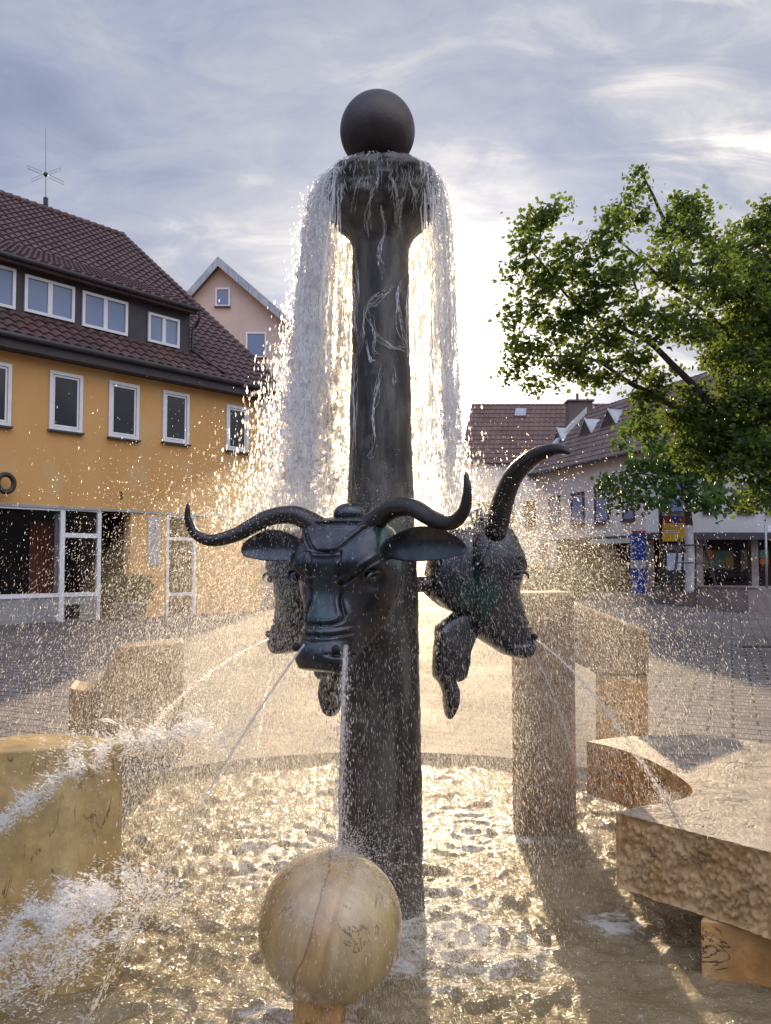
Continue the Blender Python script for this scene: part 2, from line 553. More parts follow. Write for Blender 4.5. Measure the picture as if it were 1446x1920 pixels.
class MB:
    def __init__(self):
        self.v, self.f = [], []

    def add(self, verts, faces):
        b = len(self.v)
        self.v += [tuple(p) for p in verts]
        self.f += [[b + i for i in f] for f in faces]
        return self

    def hexa(self, p):
        """eight corners: bottom four then top four, same order"""
        return self.add(p, [(3, 2, 1, 0), (4, 5, 6, 7), (0, 1, 5, 4), (1, 2, 6, 5), (2, 3, 7, 6), (3, 0, 4, 7)])

    def box(self, a, b):
        (x0, y0, z0), (x1, y1, z1) = a, b
        return self.hexa([(x0, y0, z0), (x1, y0, z0), (x1, y1, z0), (x0, y1, z0), (x0, y0, z1), (x1, y0, z1), (x1, y1, z1), (x0, y1, z1)])

    def fbox(self, F, s0, s1, d0, d1, z0, z1):
        return self.hexa([F.pt(s, d, z) for z in (z0, z1) for (s, d) in ((s0, d0), (s1, d0), (s1, d1), (s0, d1))])

    def prism(self, poly, z0, z1):
        n = len(poly)
        v = [(p[0], p[1], z0) for p in poly] + [(p[0], p[1], z1) for p in poly]
        f = [tuple(range(n - 1, -1, -1)), tuple(range(n, 2 * n))]
        f += [(i, (i + 1) % n, n + (i + 1) % n, n + i) for i in range(n)]
        return self.add(v, f)

    def extrude(self, pts, vec):
        n = len(pts)
        vec = Vector(vec)
        v = [Vector(p) for p in pts] + [Vector(p) + vec for p in pts]
        f = [tuple(range(n - 1, -1, -1)), tuple(range(n, 2 * n))]
        f += [(i, (i + 1) % n, n + (i + 1) % n, n + i) for i in range(n)]
        return self.add(v, f)

    def tube(self, path, radii, n=8, flat=1.0, cap=True):
        path = [Vector(p) for p in path]
        if not hasattr(radii, '__len__'):
            radii = [radii] * len(path)
        b = len(self.v)
        up = None
        for i, p in enumerate(path):
            t = (path[min(i + 1, len(path) - 1)] - path[max(i - 1, 0)]).normalized()
            if up is None:
                up = Vector((0, 0, 1)) if abs(t.z) < 0.9 else Vector((1, 0, 0))
            x = t.cross(up)
            if x.length < 1e-5:
                x = t.cross(Vector((0.3, 1, 0.2)))
            x.normalize()
            up = x.cross(t).normalized()
            for k in range(n):
                a = 2 * PI * k / n
                self.v.append(tuple(p + (x * math.cos(a) + up * math.sin(a) * flat) * radii[i]))
        for i in range(len(path) - 1):
            for k in range(n):
                a, c = b + i * n + k, b + i * n + (k + 1) % n
                self.f.append([a, c, c + n, a + n])
        if cap:
            self.f.append([b + k for k in range(n - 1, -1, -1)])
            e = b + (len(path) - 1) * n
            self.f.append([e + k for k in range(n)])
        return self

    def film(self, path, radii, roll, arc=2.6, n=4):
        """a curved strip of water: an open shell along a path, slowly twisting"""
        path = [Vector(p) for p in path]
        b = len(self.v)
        for i, p in enumerate(path):
            t = (path[min(i + 1, len(path) - 1)] - path[max(i - 1, 0)]).normalized()
            x = t.cross(Vector((1, 0, 0)) if abs(t.z) > .7 else Vector((0, 0, 1))).normalized()
            u = x.cross(t)
            for k in range(n):
                a = roll + .12 * i + arc * (k / (n - 1) - .5)
                self.v.append(tuple(p + (x * math.cos(a) + u * math.sin(a)) * radii[i]))
        for i in range(len(path) - 1):
            for k in range(n - 1):
                a = b + i * n + k
                self.f.append([a, a + 1, a + n + 1, a + n])
        return self

    def lathe(self, c, prof, n=48):
        """profile of (radius, z), revolved about the vertical through c"""
        b = len(self.v)
        for (r, z) in prof:
            for k in range(n):
                a = 2 * PI * k / n
                self.v.append((c[0] + r * math.cos(a), c[1] + r * math.sin(a), z))
        for i in range(len(prof) - 1):
            for k in range(n):
                a, d = b + i * n + k, b + i * n + (k + 1) % n
                self.f.append([a, d, d + n, a + n])
        self.f.append([b + k for k in range(n - 1, -1, -1)])
        e = b + (len(prof) - 1) * n
        self.f.append([e + k for k in range(n)])
        return self

    def ball(self, c, r, n=24, m=16):
        if not hasattr(r, '__len__'):
            r = (r, r, r)
        b = len(self.v)
        for i in range(1, m):
            th = PI * i / m
            for k in range(n):
                a = 2 * PI * k / n
                self.v.append((c[0] + r[0] * math.sin(th) * math.cos(a), c[1] + r[1] * math.sin(th) * math.sin(a), c[2] - r[2] * math.cos(th)))
        for i in range(m - 2):
            for k in range(n):
                a, d = b + i * n + k, b + i * n + (k + 1) % n
                self.f.append([a, d, d + n, a + n])
        lo, hi = len(self.v), len(self.v) + 1
        self.v += [(c[0], c[1], c[2] - r[2]), (c[0], c[1], c[2] + r[2])]
        e = b + (m - 2) * n
        for k in range(n):
            self.f.append([lo, b + (k + 1) % n, b + k])
            self.f.append([hi, e + k, e + (k + 1) % n])
        return self

    def build(self, name, mat, parent=None, smooth=False, loc=None):
        return np_mesh(name, np.array(self.v), self.f, mat, parent, smooth, loc)


class Frame:
    """a facade: origin on the ground, unit direction along it, outward normal"""
    def __init__(self, o, a, n):
        self.o, self.a, self.n = Vector((o[0], o[1], 0)), Vector((a[0], a[1], 0)).normalized(), Vector((n[0], n[1], 0)).normalized()

    def pt(self, s, d, z):
        return self.o + self.a * s + self.n * d + Vector((0, 0, z))

    def sz(self, px, py, d=0.0):
        p = hit(px, py, self.o + self.n * d, self.n)
        return (p - self.o).dot(self.a), p.z


def text_part(body, size, mat, parent, origin, xdir, zdir, name='lettering', thick=0.004):
    cu = bpy.data.curves.new('text', 'FONT')
    cu.body = body
    cu.size = size
    cu.extrude = thick
    cu.align_x = 'CENTER'
    cu.align_y = 'CENTER'
    ob = bpy.data.objects.new('text', cu)
    COL.objects.link(ob)
    dg = bpy.context.evaluated_depsgraph_get()
    me = bpy.data.meshes.new_from_object(ob.evaluated_get(dg))
    bpy.data.objects.remove(ob)
    X, Z = Vector(xdir).normalized(), Vector(zdir).normalized()
    Y = Z.cross(X)
    V = np.array([tuple(Vector(origin) + X * v.co.x + Z * v.co.y + (-Y) * v.co.z) for v in me.vertices])
    F = [list(p.vertices) for p in me.polygons]
    return np_mesh(name, V, F, mat, parent)


# ------------------------------------------------------------------ materials in use
FOAM = [(0.05, 3.45, 0.95), (0.28, 3.25, 0.7), (-0.35, 2.6, 0.5), (0.98, 3.45, 0.28), (-0.75, 2.35, 0.7), (-0.55, 4.2, 0.8), (0.5, 4.6, 0.9)]
M = {}
M['pavers'] = pavers('grey concrete pavers')
M['water'] = water_mat('rippled pool water')
M['drops'] = water_bits('spray droplets', (0.96, 0.94, 0.91), 0.10, 0.15, 0.32, 0.6, 0.25)
M['sheet'] = water_bits('falling water', (1.0, 1.0, 1.0), 0.05, 0.26, 0.30, 0.66, 0.42)
M['jet'] = water_bits('water jet', (0.85, 0.85, 0.86), 0.20, 0.45, 0.35, 0.5)
M['rivulet'] = water_bits('clinging water', (0.92, 0.92, 0.92), 0.25, 0.25, 0.35, 0.5)
M['bronze'] = patina('dark bronze with patina')
M['horn'] = surf('polished bronze', (0.035, 0.033, 0.035), (0.06, 0.052, 0.05), 0.25, 5.0, 6.0, 0.6, 0.1, 60.0)
M['ball'] = surf('brown bronze', (0.040, 0.034, 0.036), (0.062, 0.050, 0.047), 0.40, 3.0, 6.0, 0.6, 0.12, 50.0, rvar=0.25)
M['shaft'] = surf('weathered bronze', (0.034, 0.032, 0.030), (0.125, 0.114, 0.098), 0.36, 5.5, 10.0, 0.35, 0.55, 24.0, stretch=(1.6, 1.6, 0.30), rvar=0.35, lo=.42, hi=.64, speck=(8.0, (0.15, 0.14, 0.12), 0.5))
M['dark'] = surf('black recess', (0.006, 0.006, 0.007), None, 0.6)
M['marble'] = banded('banded marble')
M['ochre'] = veined('ochre limestone', (0.43, 0.275, 0.095), (0.52, 0.37, 0.165), (0.10, 0.055, 0.03), 0.42, 1.7, 5.0, (2.4, 2.4, 0.42), 0.024, 0.2, 0.85)
M['orange_stone'] = veined('polished orange limestone', (0.50, 0.25, 0.075), (0.58, 0.36, 0.15), (0.05, 0.025, 0.018), 0.38, 2.5, 3.6, (1.2, 1.2, 1.6), 0.022, 0.2, 1.0)
M['rough_stone'] = veined('rough hewn limestone', (0.46, 0.265, 0.10), (0.68, 0.45, 0.225), (0.12, 0.07, 0.045), 0.6, 4.0, 3.0, (1, 1, 1), 0.018, 0.5, 0.8)
M['wet_top'] = veined('wet sawn limestone', (0.24, 0.19, 0.145), (0.38, 0.31, 0.24), (0.085, 0.07, 0.06), 0.34, 3.6, 3.0, (1, 1.8, 1), 0.024, 1.0, 0.85)
M['block'] = veined('tan limestone', (0.25, 0.15, 0.07), (0.35, 0.235, 0.125), (0.11, 0.07, 0.04), 0.5, 2.0, 4.0, (2, 2, 0.6), 0.014, 0.2, 0.7)
M['pool_stone'] = surf('pool stone', (0.25, 0.21, 0.15), (0.33, 0.28, 0.2), 0.6, 4.0, bump=0.3)
M['orange_wall'] = surf('orange render', (0.58, 0.32, 0.110), (0.64, 0.365, 0.135), 0.88, 0.7, 8.0, 0, 0.12, 90.0, speck=(0.9, (0.58, 0.40, 0.19), 0.65), stretch=(1, 1, 0.35), lo=.3, hi=.7)
M['pink_wall'] = surf('pink render', (0.50, 0.425, 0.38), (0.55, 0.47, 0.42), 0.9, 0.8, 6.0, 0, 0.08, 60.0)
M['white_wall'] = surf('white render', (0.53, 0.52, 0.515), (0.59, 0.58, 0.57), 0.9, 0.6, 6.0, 0, 0.08, 50.0)
M['tiles'] = surf('brown roof tiles', (0.070, 0.038, 0.037), (0.125, 0.066, 0.060), 0.55, 1.6, 7.0, 0, 0.2, 30.0, lo=0.3, hi=0.7)
M['tiles_grey'] = surf('grey brown roof tiles', (0.105, 0.075, 0.066), (0.16, 0.115, 0.10), 0.65, 1.2, 7.0, 0, 0.2, 20.0)
M['tiles_red'] = surf('red brown roof tiles', (0.115, 0.066, 0.053), (0.165, 0.095, 0.075), 0.65, 1.0, 7.0, 0, 0.2, 20.0)
M['white_frame'] = surf('white window paint', (0.70, 0.70, 0.72), (0.76, 0.76, 0.77), 0.45, 3.0)
M['dark_clad'] = surf('dark brown cladding', (0.040, 0.034, 0.042), (0.055, 0.046, 0.054), 0.6, 2.0)
M['gutter'] = surf('dark sheet metal', (0.035, 0.033, 0.036), (0.05, 0.046, 0.048), 0.5, 3.0)
M['zinc'] = surf('grey sheet zinc', (0.30, 0.33, 0.35), (0.40, 0.43, 0.45), 0.4, 2.0, 4.0, 0.4)
M['glass'] = glass('window glass')
M['glass_sky'] = glass('window glass with painted sky', (0.16, 0.22, 0.36), 0.05)  # reflected sky is painted in as a blue base colour
M['shop_glass'] = glass('shop glass', (0.012, 0.012, 0.013), 0.03, 0.78)
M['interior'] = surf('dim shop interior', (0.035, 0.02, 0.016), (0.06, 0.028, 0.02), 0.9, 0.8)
M['curtain'] = surf('red brown curtain', (0.36, 0.085, 0.05), (0.44, 0.12, 0.07), 0.9, 6.0)
M['plinth'] = surf('grey plinth', (0.26, 0.255, 0.25), (0.33, 0.32, 0.31), 0.85, 2.5, 7.0, 0, 0.15, 60.0)
M['pale_board'] = surf('pale green board', (0.42, 0.47, 0.44), (0.47, 0.52, 0.49), 0.7)
M['poster_grey'] = surf('faded grey poster', (0.30, 0.31, 0.34), (0.44, 0.44, 0.46), 0.7, 3.0)
M['black_metal'] = surf('black painted metal', (0.02, 0.02, 0.022), (0.03, 0.03, 0.033), 0.45, 4.0)
M['grey_metal'] = surf('galvanised metal', (0.25, 0.26, 0.28), (0.33, 0.34, 0.36), 0.4, 4.0, 4.0, 0.5)
M['bark'] = surf('dark bark', (0.045, 0.035, 0.028), (0.08, 0.063, 0.05), 0.9, 6.0, 7.0, 0, 0.6, 14.0, stretch=(1, 1, 0.3))
M['pale_bark'] = surf('whitewashed bark', (0.42, 0.42, 0.43), (0.52, 0.51, 0.51), 0.85, 5.0, 5.0, 0, 0.3, 20.0)
M['leaf'] = leaf_mat('dark linden leaves', (0.020, 0.045, 0.013), (0.046, 0.080, 0.021), (0.17, 0.235, 0.034))
M['leaf_light'] = leaf_mat('fresh green leaves', (0.055, 0.115, 0.028), (0.095, 0.165, 0.045), (0.13, 0.22, 0.04))
M['leaf_shrub'] = leaf_mat('shrub leaves', (0.05, 0.085, 0.03), (0.10, 0.13, 0.045), (0.14, 0.18, 0.04))
M['blue'] = surf('blue enamel', (0.012, 0.045, 0.24), (0.018, 0.06, 0.29), 0.4, 2.0)
M['silver'] = surf('silver grey panel', (0.30, 0.30, 0.33), (0.36, 0.36, 0.39), 0.5, 3.0)
M['yellow'] = surf('yellow poster print', (0.72, 0.40, 0.015), (0.76, 0.44, 0.02), 0.5, 3.0)
M['red'] = surf('red print', (0.30, 0.03, 0.03), (0.36, 0.05, 0.04), 0.5, 8.0)
M['blue_print'] = surf('blue print', (0.03, 0.05, 0.22), (0.05, 0.08, 0.3), 0.5, 8.0)
M['white_print'] = surf('white lettering', (0.72, 0.70, 0.66), None, 0.5)
M['paper'] = surf('pale blue paper', (0.46, 0.52, 0.62), (0.52, 0.58, 0.68), 0.6, 3.0)
M['concrete'] = surf('stained concrete', (0.20, 0.165, 0.15), (0.29, 0.245, 0.225), 0.9, 1.5, 8.0, 0, 0.3, 25.0)
M['orange_print'] = surf('orange print', (0.75, 0.22, 0.03), None, 0.5)
M['green_print'] = surf('green print', (0.12, 0.42, 0.30), (0.2, 0.5, 0.36), 0.5, 6.0)
M['sand_print'] = surf('sand coloured panel', (0.38, 0.30, 0.20), (0.45, 0.36, 0.25), 0.7, 3.0)
M['moss'] = surf('moss', (0.06, 0.11, 0.02), (0.11, 0.17, 0.03), 0.9, 20.0)
M['soil'] = surf('dark soil', (0.03, 0.022, 0.016), None, 0.95)

# ================================================================== THE SETTING: paving, pool, water
WL = -0.06                                   # water level
CXY = Vector((P(714, 1000, 3.6).x, 3.6, 0))  # column axis
POOL_R = 2.62


def polar(radii, nt, c, zf):
    th = np.linspace(0, 2 * PI, nt, endpoint=False)
    rr, tt = np.meshgrid(np.array(radii), th, indexing='ij')
    X, Y = c[0] + rr * np.cos(tt), c[1] + rr * np.sin(tt)
    V = np.stack([X, Y, zf(X, Y)], -1).reshape(-1, 3)
    i, k = np.meshgrid(np.arange(len(radii) - 1), np.arange(nt), indexing='ij')
    a = i * nt + k
    b = i * nt + (k + 1) % nt
    F = np.stack([a, a + nt, b + nt, b], -1).reshape(-1, 4)
    return V, F


V, F = polar([POOL_R, 2.7, 3.0, 4, 6, 9, 14, 25, 60, 150, 500], 180, CXY, lambda x, y: np.zeros_like(x))
tag(np_mesh('paving', V, F, M['pavers']), kind='structure')
mb = MB()
ring = [(CXY.x + (POOL_R + 0.005) * math.cos(a), CXY.y + (POOL_R + 0.005) * math.sin(a)) for a in np.linspace(0, 2 * PI, 181)[:-1]]
b0 = len(mb.v)
for i in range(180):
    (x0, y0), (x1, y1) = ring[i], ring[(i + 1) % 180]
    mb.add([(x0, y0, -0.004), (x1, y1, -0.004), (x1, y1, -0.5), (x0, y0, -0.5)], [(0, 1, 2, 3)])
tag(mb.build('pool_edge', M['pool_stone']), kind='structure')

wav = []
for i in range(46):
    lam = 0.04 * (0.32 / 0.04) ** rng.random()
    ang = rng.normal(PI / 2, 0.75) + (PI if rng.random() < 0.5 else 0)
    wav.append((2 * PI / lam, ang, rng.random() * 2 * PI, lam * 0.0068 * (0.6 + rng.random())))
splashes = [(FX, FY) for (FX, FY, _) in FOAM]


def wave(X, Y):
    h = np.zeros_like(X)
    wx_ = X + 0.03 * np.sin(5.1 * Y + 1.3) + 0.02 * np.sin(11 * X + 3 * Y)
    wy_ = Y + 0.03 * np.sin(4.3 * X + 0.4) + 0.02 * np.sin(9 * Y - 4 * X)
    for (k, a, ph, A) in wav:
        h += A * np.sin(k * (wx_ * math.cos(a) + wy_ * math.sin(a)) + ph)
    for j, (sx, sy) in enumerate(splashes):
        d = np.hypot(X - sx, Y - sy)
        h += 0.006 * np.exp(-d / 0.45) * np.sin(2 * PI * d / 0.085 + j)
        h += 0.004 * np.exp(-(d / 0.28) ** 2) * np.sin(37 * wx_ + 6 * wy_ + j) * np.sin(29 * wy_ - 17 * wx_ + 2 * j)
    return WL + h


V, F = polar(list(np.linspace(0.1, POOL_R + 0.004, 330)), 1300, CXY, wave)
tag(np_mesh('water', V, F, M['water'], smooth=True), kind='structure')

# ================================================================== THE FOUNTAIN
col = empty('fountain_column', (CXY.x, CXY.y, WL - 0.3), 'tall dark bronze column with a lumpy flared head standing in the pool', 'fountain column')
prof_px = [(1790, 81), (1690, 80), (1600, 78.5), (1400, 75), (1250, 72), (1100, 69), (900, 61), (750, 57.5), (600, 54), (520, 54), (465, 57)]
cap_px = [(475, 55), (460, 58), (448, 63), (436, 72), (426, 83), (415, 93), (400, 103), (382, 110), (364, 113), (351, 112), (343, 107), (336, 98), (329, 83), (323, 64), (318, 42)]


def catmull(pts, n):
    pts = [np.array(p, float) for p in pts]
    out = []
    m = len(pts)
    for u in np.linspace(0, m - 1, n):
        i = min(int(u), m - 2)
        t = u - i
        p0, p1, p2, p3 = pts[max(i - 1, 0)], pts[i], pts[i + 1], pts[min(i + 2, m - 1)]
        out.append(0.5 * ((2 * p1) + (-p0 + p2) * t + (2 * p0 - 5 * p1 + 4 * p2 - p3) * t * t + (-p0 + 3 * p1 - 3 * p2 + p3) * t ** 3))
    return np.array(out)


def column_mesh(n=110):
    prof = prof_px[:-1] + cap_px
    zz = [P(714, y, 3.6).z for y, r in prof]
    rr = [r * 3.6 / FPX for y, r in prof]
    z_split = P(714, 478, 3.6).z
    zs = np.concatenate([np.linspace(zz[0], z_split, 110), np.linspace(z_split, zz[-1], 90)[1:]])
    # round the control profile off so no ring reads as a collar
    c = catmull(list(zip(zz, rr)), 600)
    rs = np.interp(zs, c[:, 0], c[:, 1])
    V = []
    for z, r in zip(zs, rs):
        amp = .028 + .085 * max(0, min(1, (z - z_split) / .2))
        for k in range(n):
            a = 2 * PI * k / n
            x, y = r * math.cos(a), r * math.sin(a)
            q = Vector((x, y, z))
            k_ = 1 + amp * (mnoise.fractal(q * 5.5, .7, 2.2, 4) + .5 * mnoise.noise(q * 17))
            V.append((CXY.x + x * k_, CXY.y + y * k_, z))
    V = np.array(V)
    lo, hi = [], []
    for i in range(len(zs) - 1):
        for k in range(n):
            a, b = i * n + k, i * n + (k + 1) % n
            (lo if i < 109 else hi).append((a, b, b + n, a + n))
    hi.append(tuple((len(zs) - 1) * n + k for k in range(n)))
    return V, lo, hi


V, lo_, hi_ = column_mesh()
np_mesh('shaft', V[:110 * 110], lo_, M['shaft'], col, True)
np_mesh('flared_head', V[109 * 110:], [tuple(i - 109 * 110 for i in f) for f in hi_], M['shaft'], col, True)

bc = P(708, 247, 3.6)
MB().ball(bc, 0.1785, 64, 40)
ball = MB().ball(bc, 0.1785, 64, 40).build('bronze_ball', M['ball'], None, True, loc=bc)
tag(ball, 'dark polished bronze ball resting on top of the fountain column', 'ball')


# ------------------------------------------------------------------ bull heads
# per station: front y,z  back y,z  half width
HEAD = [(-.04, .035, -.09, .02, .07), (.01, .02, -.15, -.02, .155), (.055, -.025, -.175, -.085, .190), (.093, -.10, -.185, -.17, .206),
        (.114, -.174, -.18, -.26, .204), (.108, -.235, -.165, -.35, .178), (.100, -.295, -.15, -.44, .150), (.115, -.36, -.115, -.505, .126),
        (.142, -.425, -.06, -.548, .106), (.168, -.475, -.005, -.582, .098), (.190, -.522, .045, -.612, .097), (.196, -.565, .09, -.625, .093), (.184, -.606, .12, -.630, .076)]


def seg_dist(x, z, a, b):
    ax, az = a
    bx, bz = b
    dx, dz = bx - ax, bz - az
    t = np.clip(((x - ax) * dx + (z - az) * dz) / (dx * dx + dz * dz), 0, 1)
    return np.hypot(x - ax - t * dx, z - az - t * dz)


GROOVES = []
for s in (-1, 1):
    GROOVES += [[(s * .150, .0), (s * .110, -.05), (s * .066, -.105), (s * .045, -.125), (0, -.127)],
                [(s * .056, -.25), (s * .075, -.262), (s * .13, -.225), (s * .19, -.155)],
                [(s * .062, -.13), (s * .064, -.25), (s * .060, -.33), (s * .078, -.39), (s * .074, -.415), (s * .045, -.428), (0, -.432)],
                [(s * .11, -.462), (s * .055, -.472), (0, -.475)]]
GROOVES.append([(-.14, -.003), (0, .0), (.14, -.003)])


def head_body():
    st = catmull(HEAD, 150)
    n = 168
    th = np.linspace(0, 2 * PI, n, endpoint=False)
    ct, sn = np.cos(th), np.sin(th)
    rows = []
    for (fy, fz, by, bz, wd) in st:
        c = np.array([(fy + by) / 2, (fz + bz) / 2])
        e = np.array([fy - by, fz - bz]) / 2
        pf, ps = 4.8, 3.2
        k = np.sign(ct) * np.abs(ct) ** (2 / pf)
        x = max(wd, 0.01) * np.sign(sn) * np.abs(sn) ** (2 / ps)
        # the bridge of the nose is narrower than the cheeks behind it
        taper = np.where(k > 0, 1 - 0.27 * k ** 2, 1.0)
        rows.append(np.stack([x * taper, c[0] + e[0] * k, c[1] + e[1] * k, np.full(n, e[0] / np.hypot(*e)), np.full(n, e[1] / np.hypot(*e)), k], -1))
    A = np.array(rows).reshape(-1, 6)
    x, y, z, ey, ez, k = A.T
    front = np.clip((k - 0.15) / 0.3, 0, 1)
    disp = np.zeros(len(x))
    for g in GROOVES:
        d = np.min([seg_dist(x, z, g[i], g[i + 1]) for i in range(len(g) - 1)], axis=0)
        disp -= 0.015 * np.exp(-(d / 0.006) ** 2)
        disp += 0.006 * np.exp(-((d - 0.014) / 0.007) ** 2)
    # brow plates and the forehead panel stand a little proud
    for s in (-1, 1):
        disp += 0.014 * np.exp(-(((x - s * .130) / .06) ** 2 + ((z + .165) / .075) ** 2))
        disp -= 0.016 * np.exp(-(((x - s * .165) / .04) ** 2 + ((z + .27) / .03) ** 2))
    disp += 0.004 * np.exp(-((x / .05) ** 2 + ((z + .39) / .06) ** 2))
    disp *= front
    # eye sockets and cheeks on the flanks
    side = np.clip(1 - np.abs(k) * 1.0, 0, 1)
    xs = np.sign(x)
    ex = np.exp(-(((y - .045) / .045) ** 2 + ((z + .235) / .035) ** 2)) * -0.022
    ex += np.exp(-(((y + .08) / .08) ** 2 + ((z + .33) / .10) ** 2)) * 0.014
    ex += np.exp(-(((y - .05) / .02) ** 2 + ((z + .50) / .03) ** 2)) * -0.004
    mouth = seg_dist(y, z, (.185, -.548), (.06, -.56))
    ex -= 0.012 * np.exp(-(mouth / .006) ** 2)
    x = x + xs * ex * np.clip(np.abs(x) / 0.05, 0, 1)
    y = y + ey * disp
    z = z + ez * disp
    V = np.stack([x, y, z], -1)
    m = len(st)
    F = []
    for i in range(m - 1):
        for j in range(n):
            a, b = i * n + j, i * n + (j + 1) % n
            F.append((a, b, b + n, a + n))
    F.append(tuple(range(n - 1, -1, -1)))
    F.append(tuple((m - 1) * n + q for q in range(n)))
    return V, F


HV, HF = head_body()


def horn_shape(s, pts, base=0.044):
    c = catmull(pts, 40)
    u = np.linspace(0, 1, 40)
    r = base * (1 - u) ** 0.55 * (1 - 0.15 * u) + 0.002
    r[:5] *= np.array([1.22, 1.14, 1.08, 1.04, 1.01])
    return MB().tube([(s * p[0], p[1], p[2]) for p in c], list(r), 20)


HORN_STD = [(.10, -.03, -.02), (.15, -.02, .015), (.215, .0, .05), (.31, .03, .05), (.415, .08, .0), (.50, .13, -.015), (.555, .165, .02), (.575, .185, .085), (.572, .19, .15)]


def ear_shape(s, length=.28):
    n, m = 28, 24
    V, F = [], []
    for i in range(m):
        u = i / (m - 1)
        x = .165 + length * u
        half = .070 * (math.sin(PI * min(1, (u * 0.84 + 0.10))) ** 0.75) + 0.002
        if u > .97:
            half *= .4
        cy, czz = -.05 + .06 * u + 0.05 * u * u, -.115 + .03 * math.sin(u * 2.6) - .015 * u
        for k in range(n):
            a = 2 * PI * k / n
            q = math.cos(a)
            # cupped leaf: thin, edges curling forward
            yy = cy + 0.016 * math.sin(a) * (1 - 0.5 * u) + 0.030 * (q * q) * (half / .068)
            V.append((s * x, yy, czz + half * q))
    for i in range(m - 1):
        for k in range(n):
            a, b = i * n + k, i * n + (k + 1) % n
            F.append((a, b, b + n, a + n))
    F.append(tuple(range(n - 1, -1, -1)))
    F.append(tuple((m - 1) * n + k for k in range(n)))
    o = MB()
    o.v, o.f = V, [list(f) for f in F]
    return o


def neck_shape():
    st = catmull([(.155, -.06, -.02, -.42), (.150, -.14, .01, -.43), (.140, -.22, .0, -.41), (.122, -.28, -.03, -.385), (.095, -.325, -.09, -.345)], 24)
    n = 48
    V, F = [], []
    for (wd, y, z1, z0) in st:
        for k in range(n):
            a = 2 * PI * k / n
            V.append((wd * math.copysign(abs(math.cos(a)) ** .8, math.cos(a)), y + .02 * math.sin(a * 3), (z0 + z1) / 2 + (z1 - z0) / 2 * math.copysign(abs(math.sin(a)) ** .8, math.sin(a))))
    m = len(st)
    for i in range(m - 1):
        for k in range(n):
            a, b = i * n + k, i * n + (k + 1) % n
            F.append((a, b, b + n, a + n))
    F.append(tuple(range(n - 1, -1, -1)))
    F.append(tuple((m - 1) * n + k for k in range(n)))
    o = MB()
    o.v, o.f = V, [list(f) for f in F]
    return o


DEWLAP = [(-.30, -.47), (-.25, -.43), (-.17, -.385), (-.085, -.40), (-.085, -.47), (-.12, -.54), (-.14, -.60), (-.148, -.66), (-.165, -.71), (-.20, -.732), (-.235, -.718),
          (-.222, -.76), (-.205, -.80), (-.212, -.86), (-.235, -.905), (-.252, -.89), (-.262, -.80), (-.285, -.74), (-.315, -.70), (-.312, -.60), (-.305, -.53)]


def dewlap_shape():
    o = MB()
    c = catmull(DEWLAP + [DEWLAP[0]], 90)[:-1]
    n = len(c)
    cy, cz = c.mean(0)
    lay = [(-.058, .55), (-.052, .80), (-.034, .94), (-.012, 1.0), (.012, 1.0), (.034, .94), (.052, .80), (.058, .55)]
    for (x, k) in lay:
        for (y, z) in c:
            q_ = 1 + .22 * mnoise.noise(Vector((y * 16, z * 16, 1.0)))
            o.v.append((x * q_, cy + (y - cy) * (0.5 + 0.5 * k), cz + (z - cz) * k ** 0.4))
    for i in range(len(lay) - 1):
        for k in range(n):
            a, b = i * n + k, i * n + (k + 1) % n
            o.f.append([a, b, b + n, a + n])
    o.f.append(list(range(n - 1, -1, -1)))
    o.f.append([(len(lay) - 1) * n + k for k in range(n)])
    return o


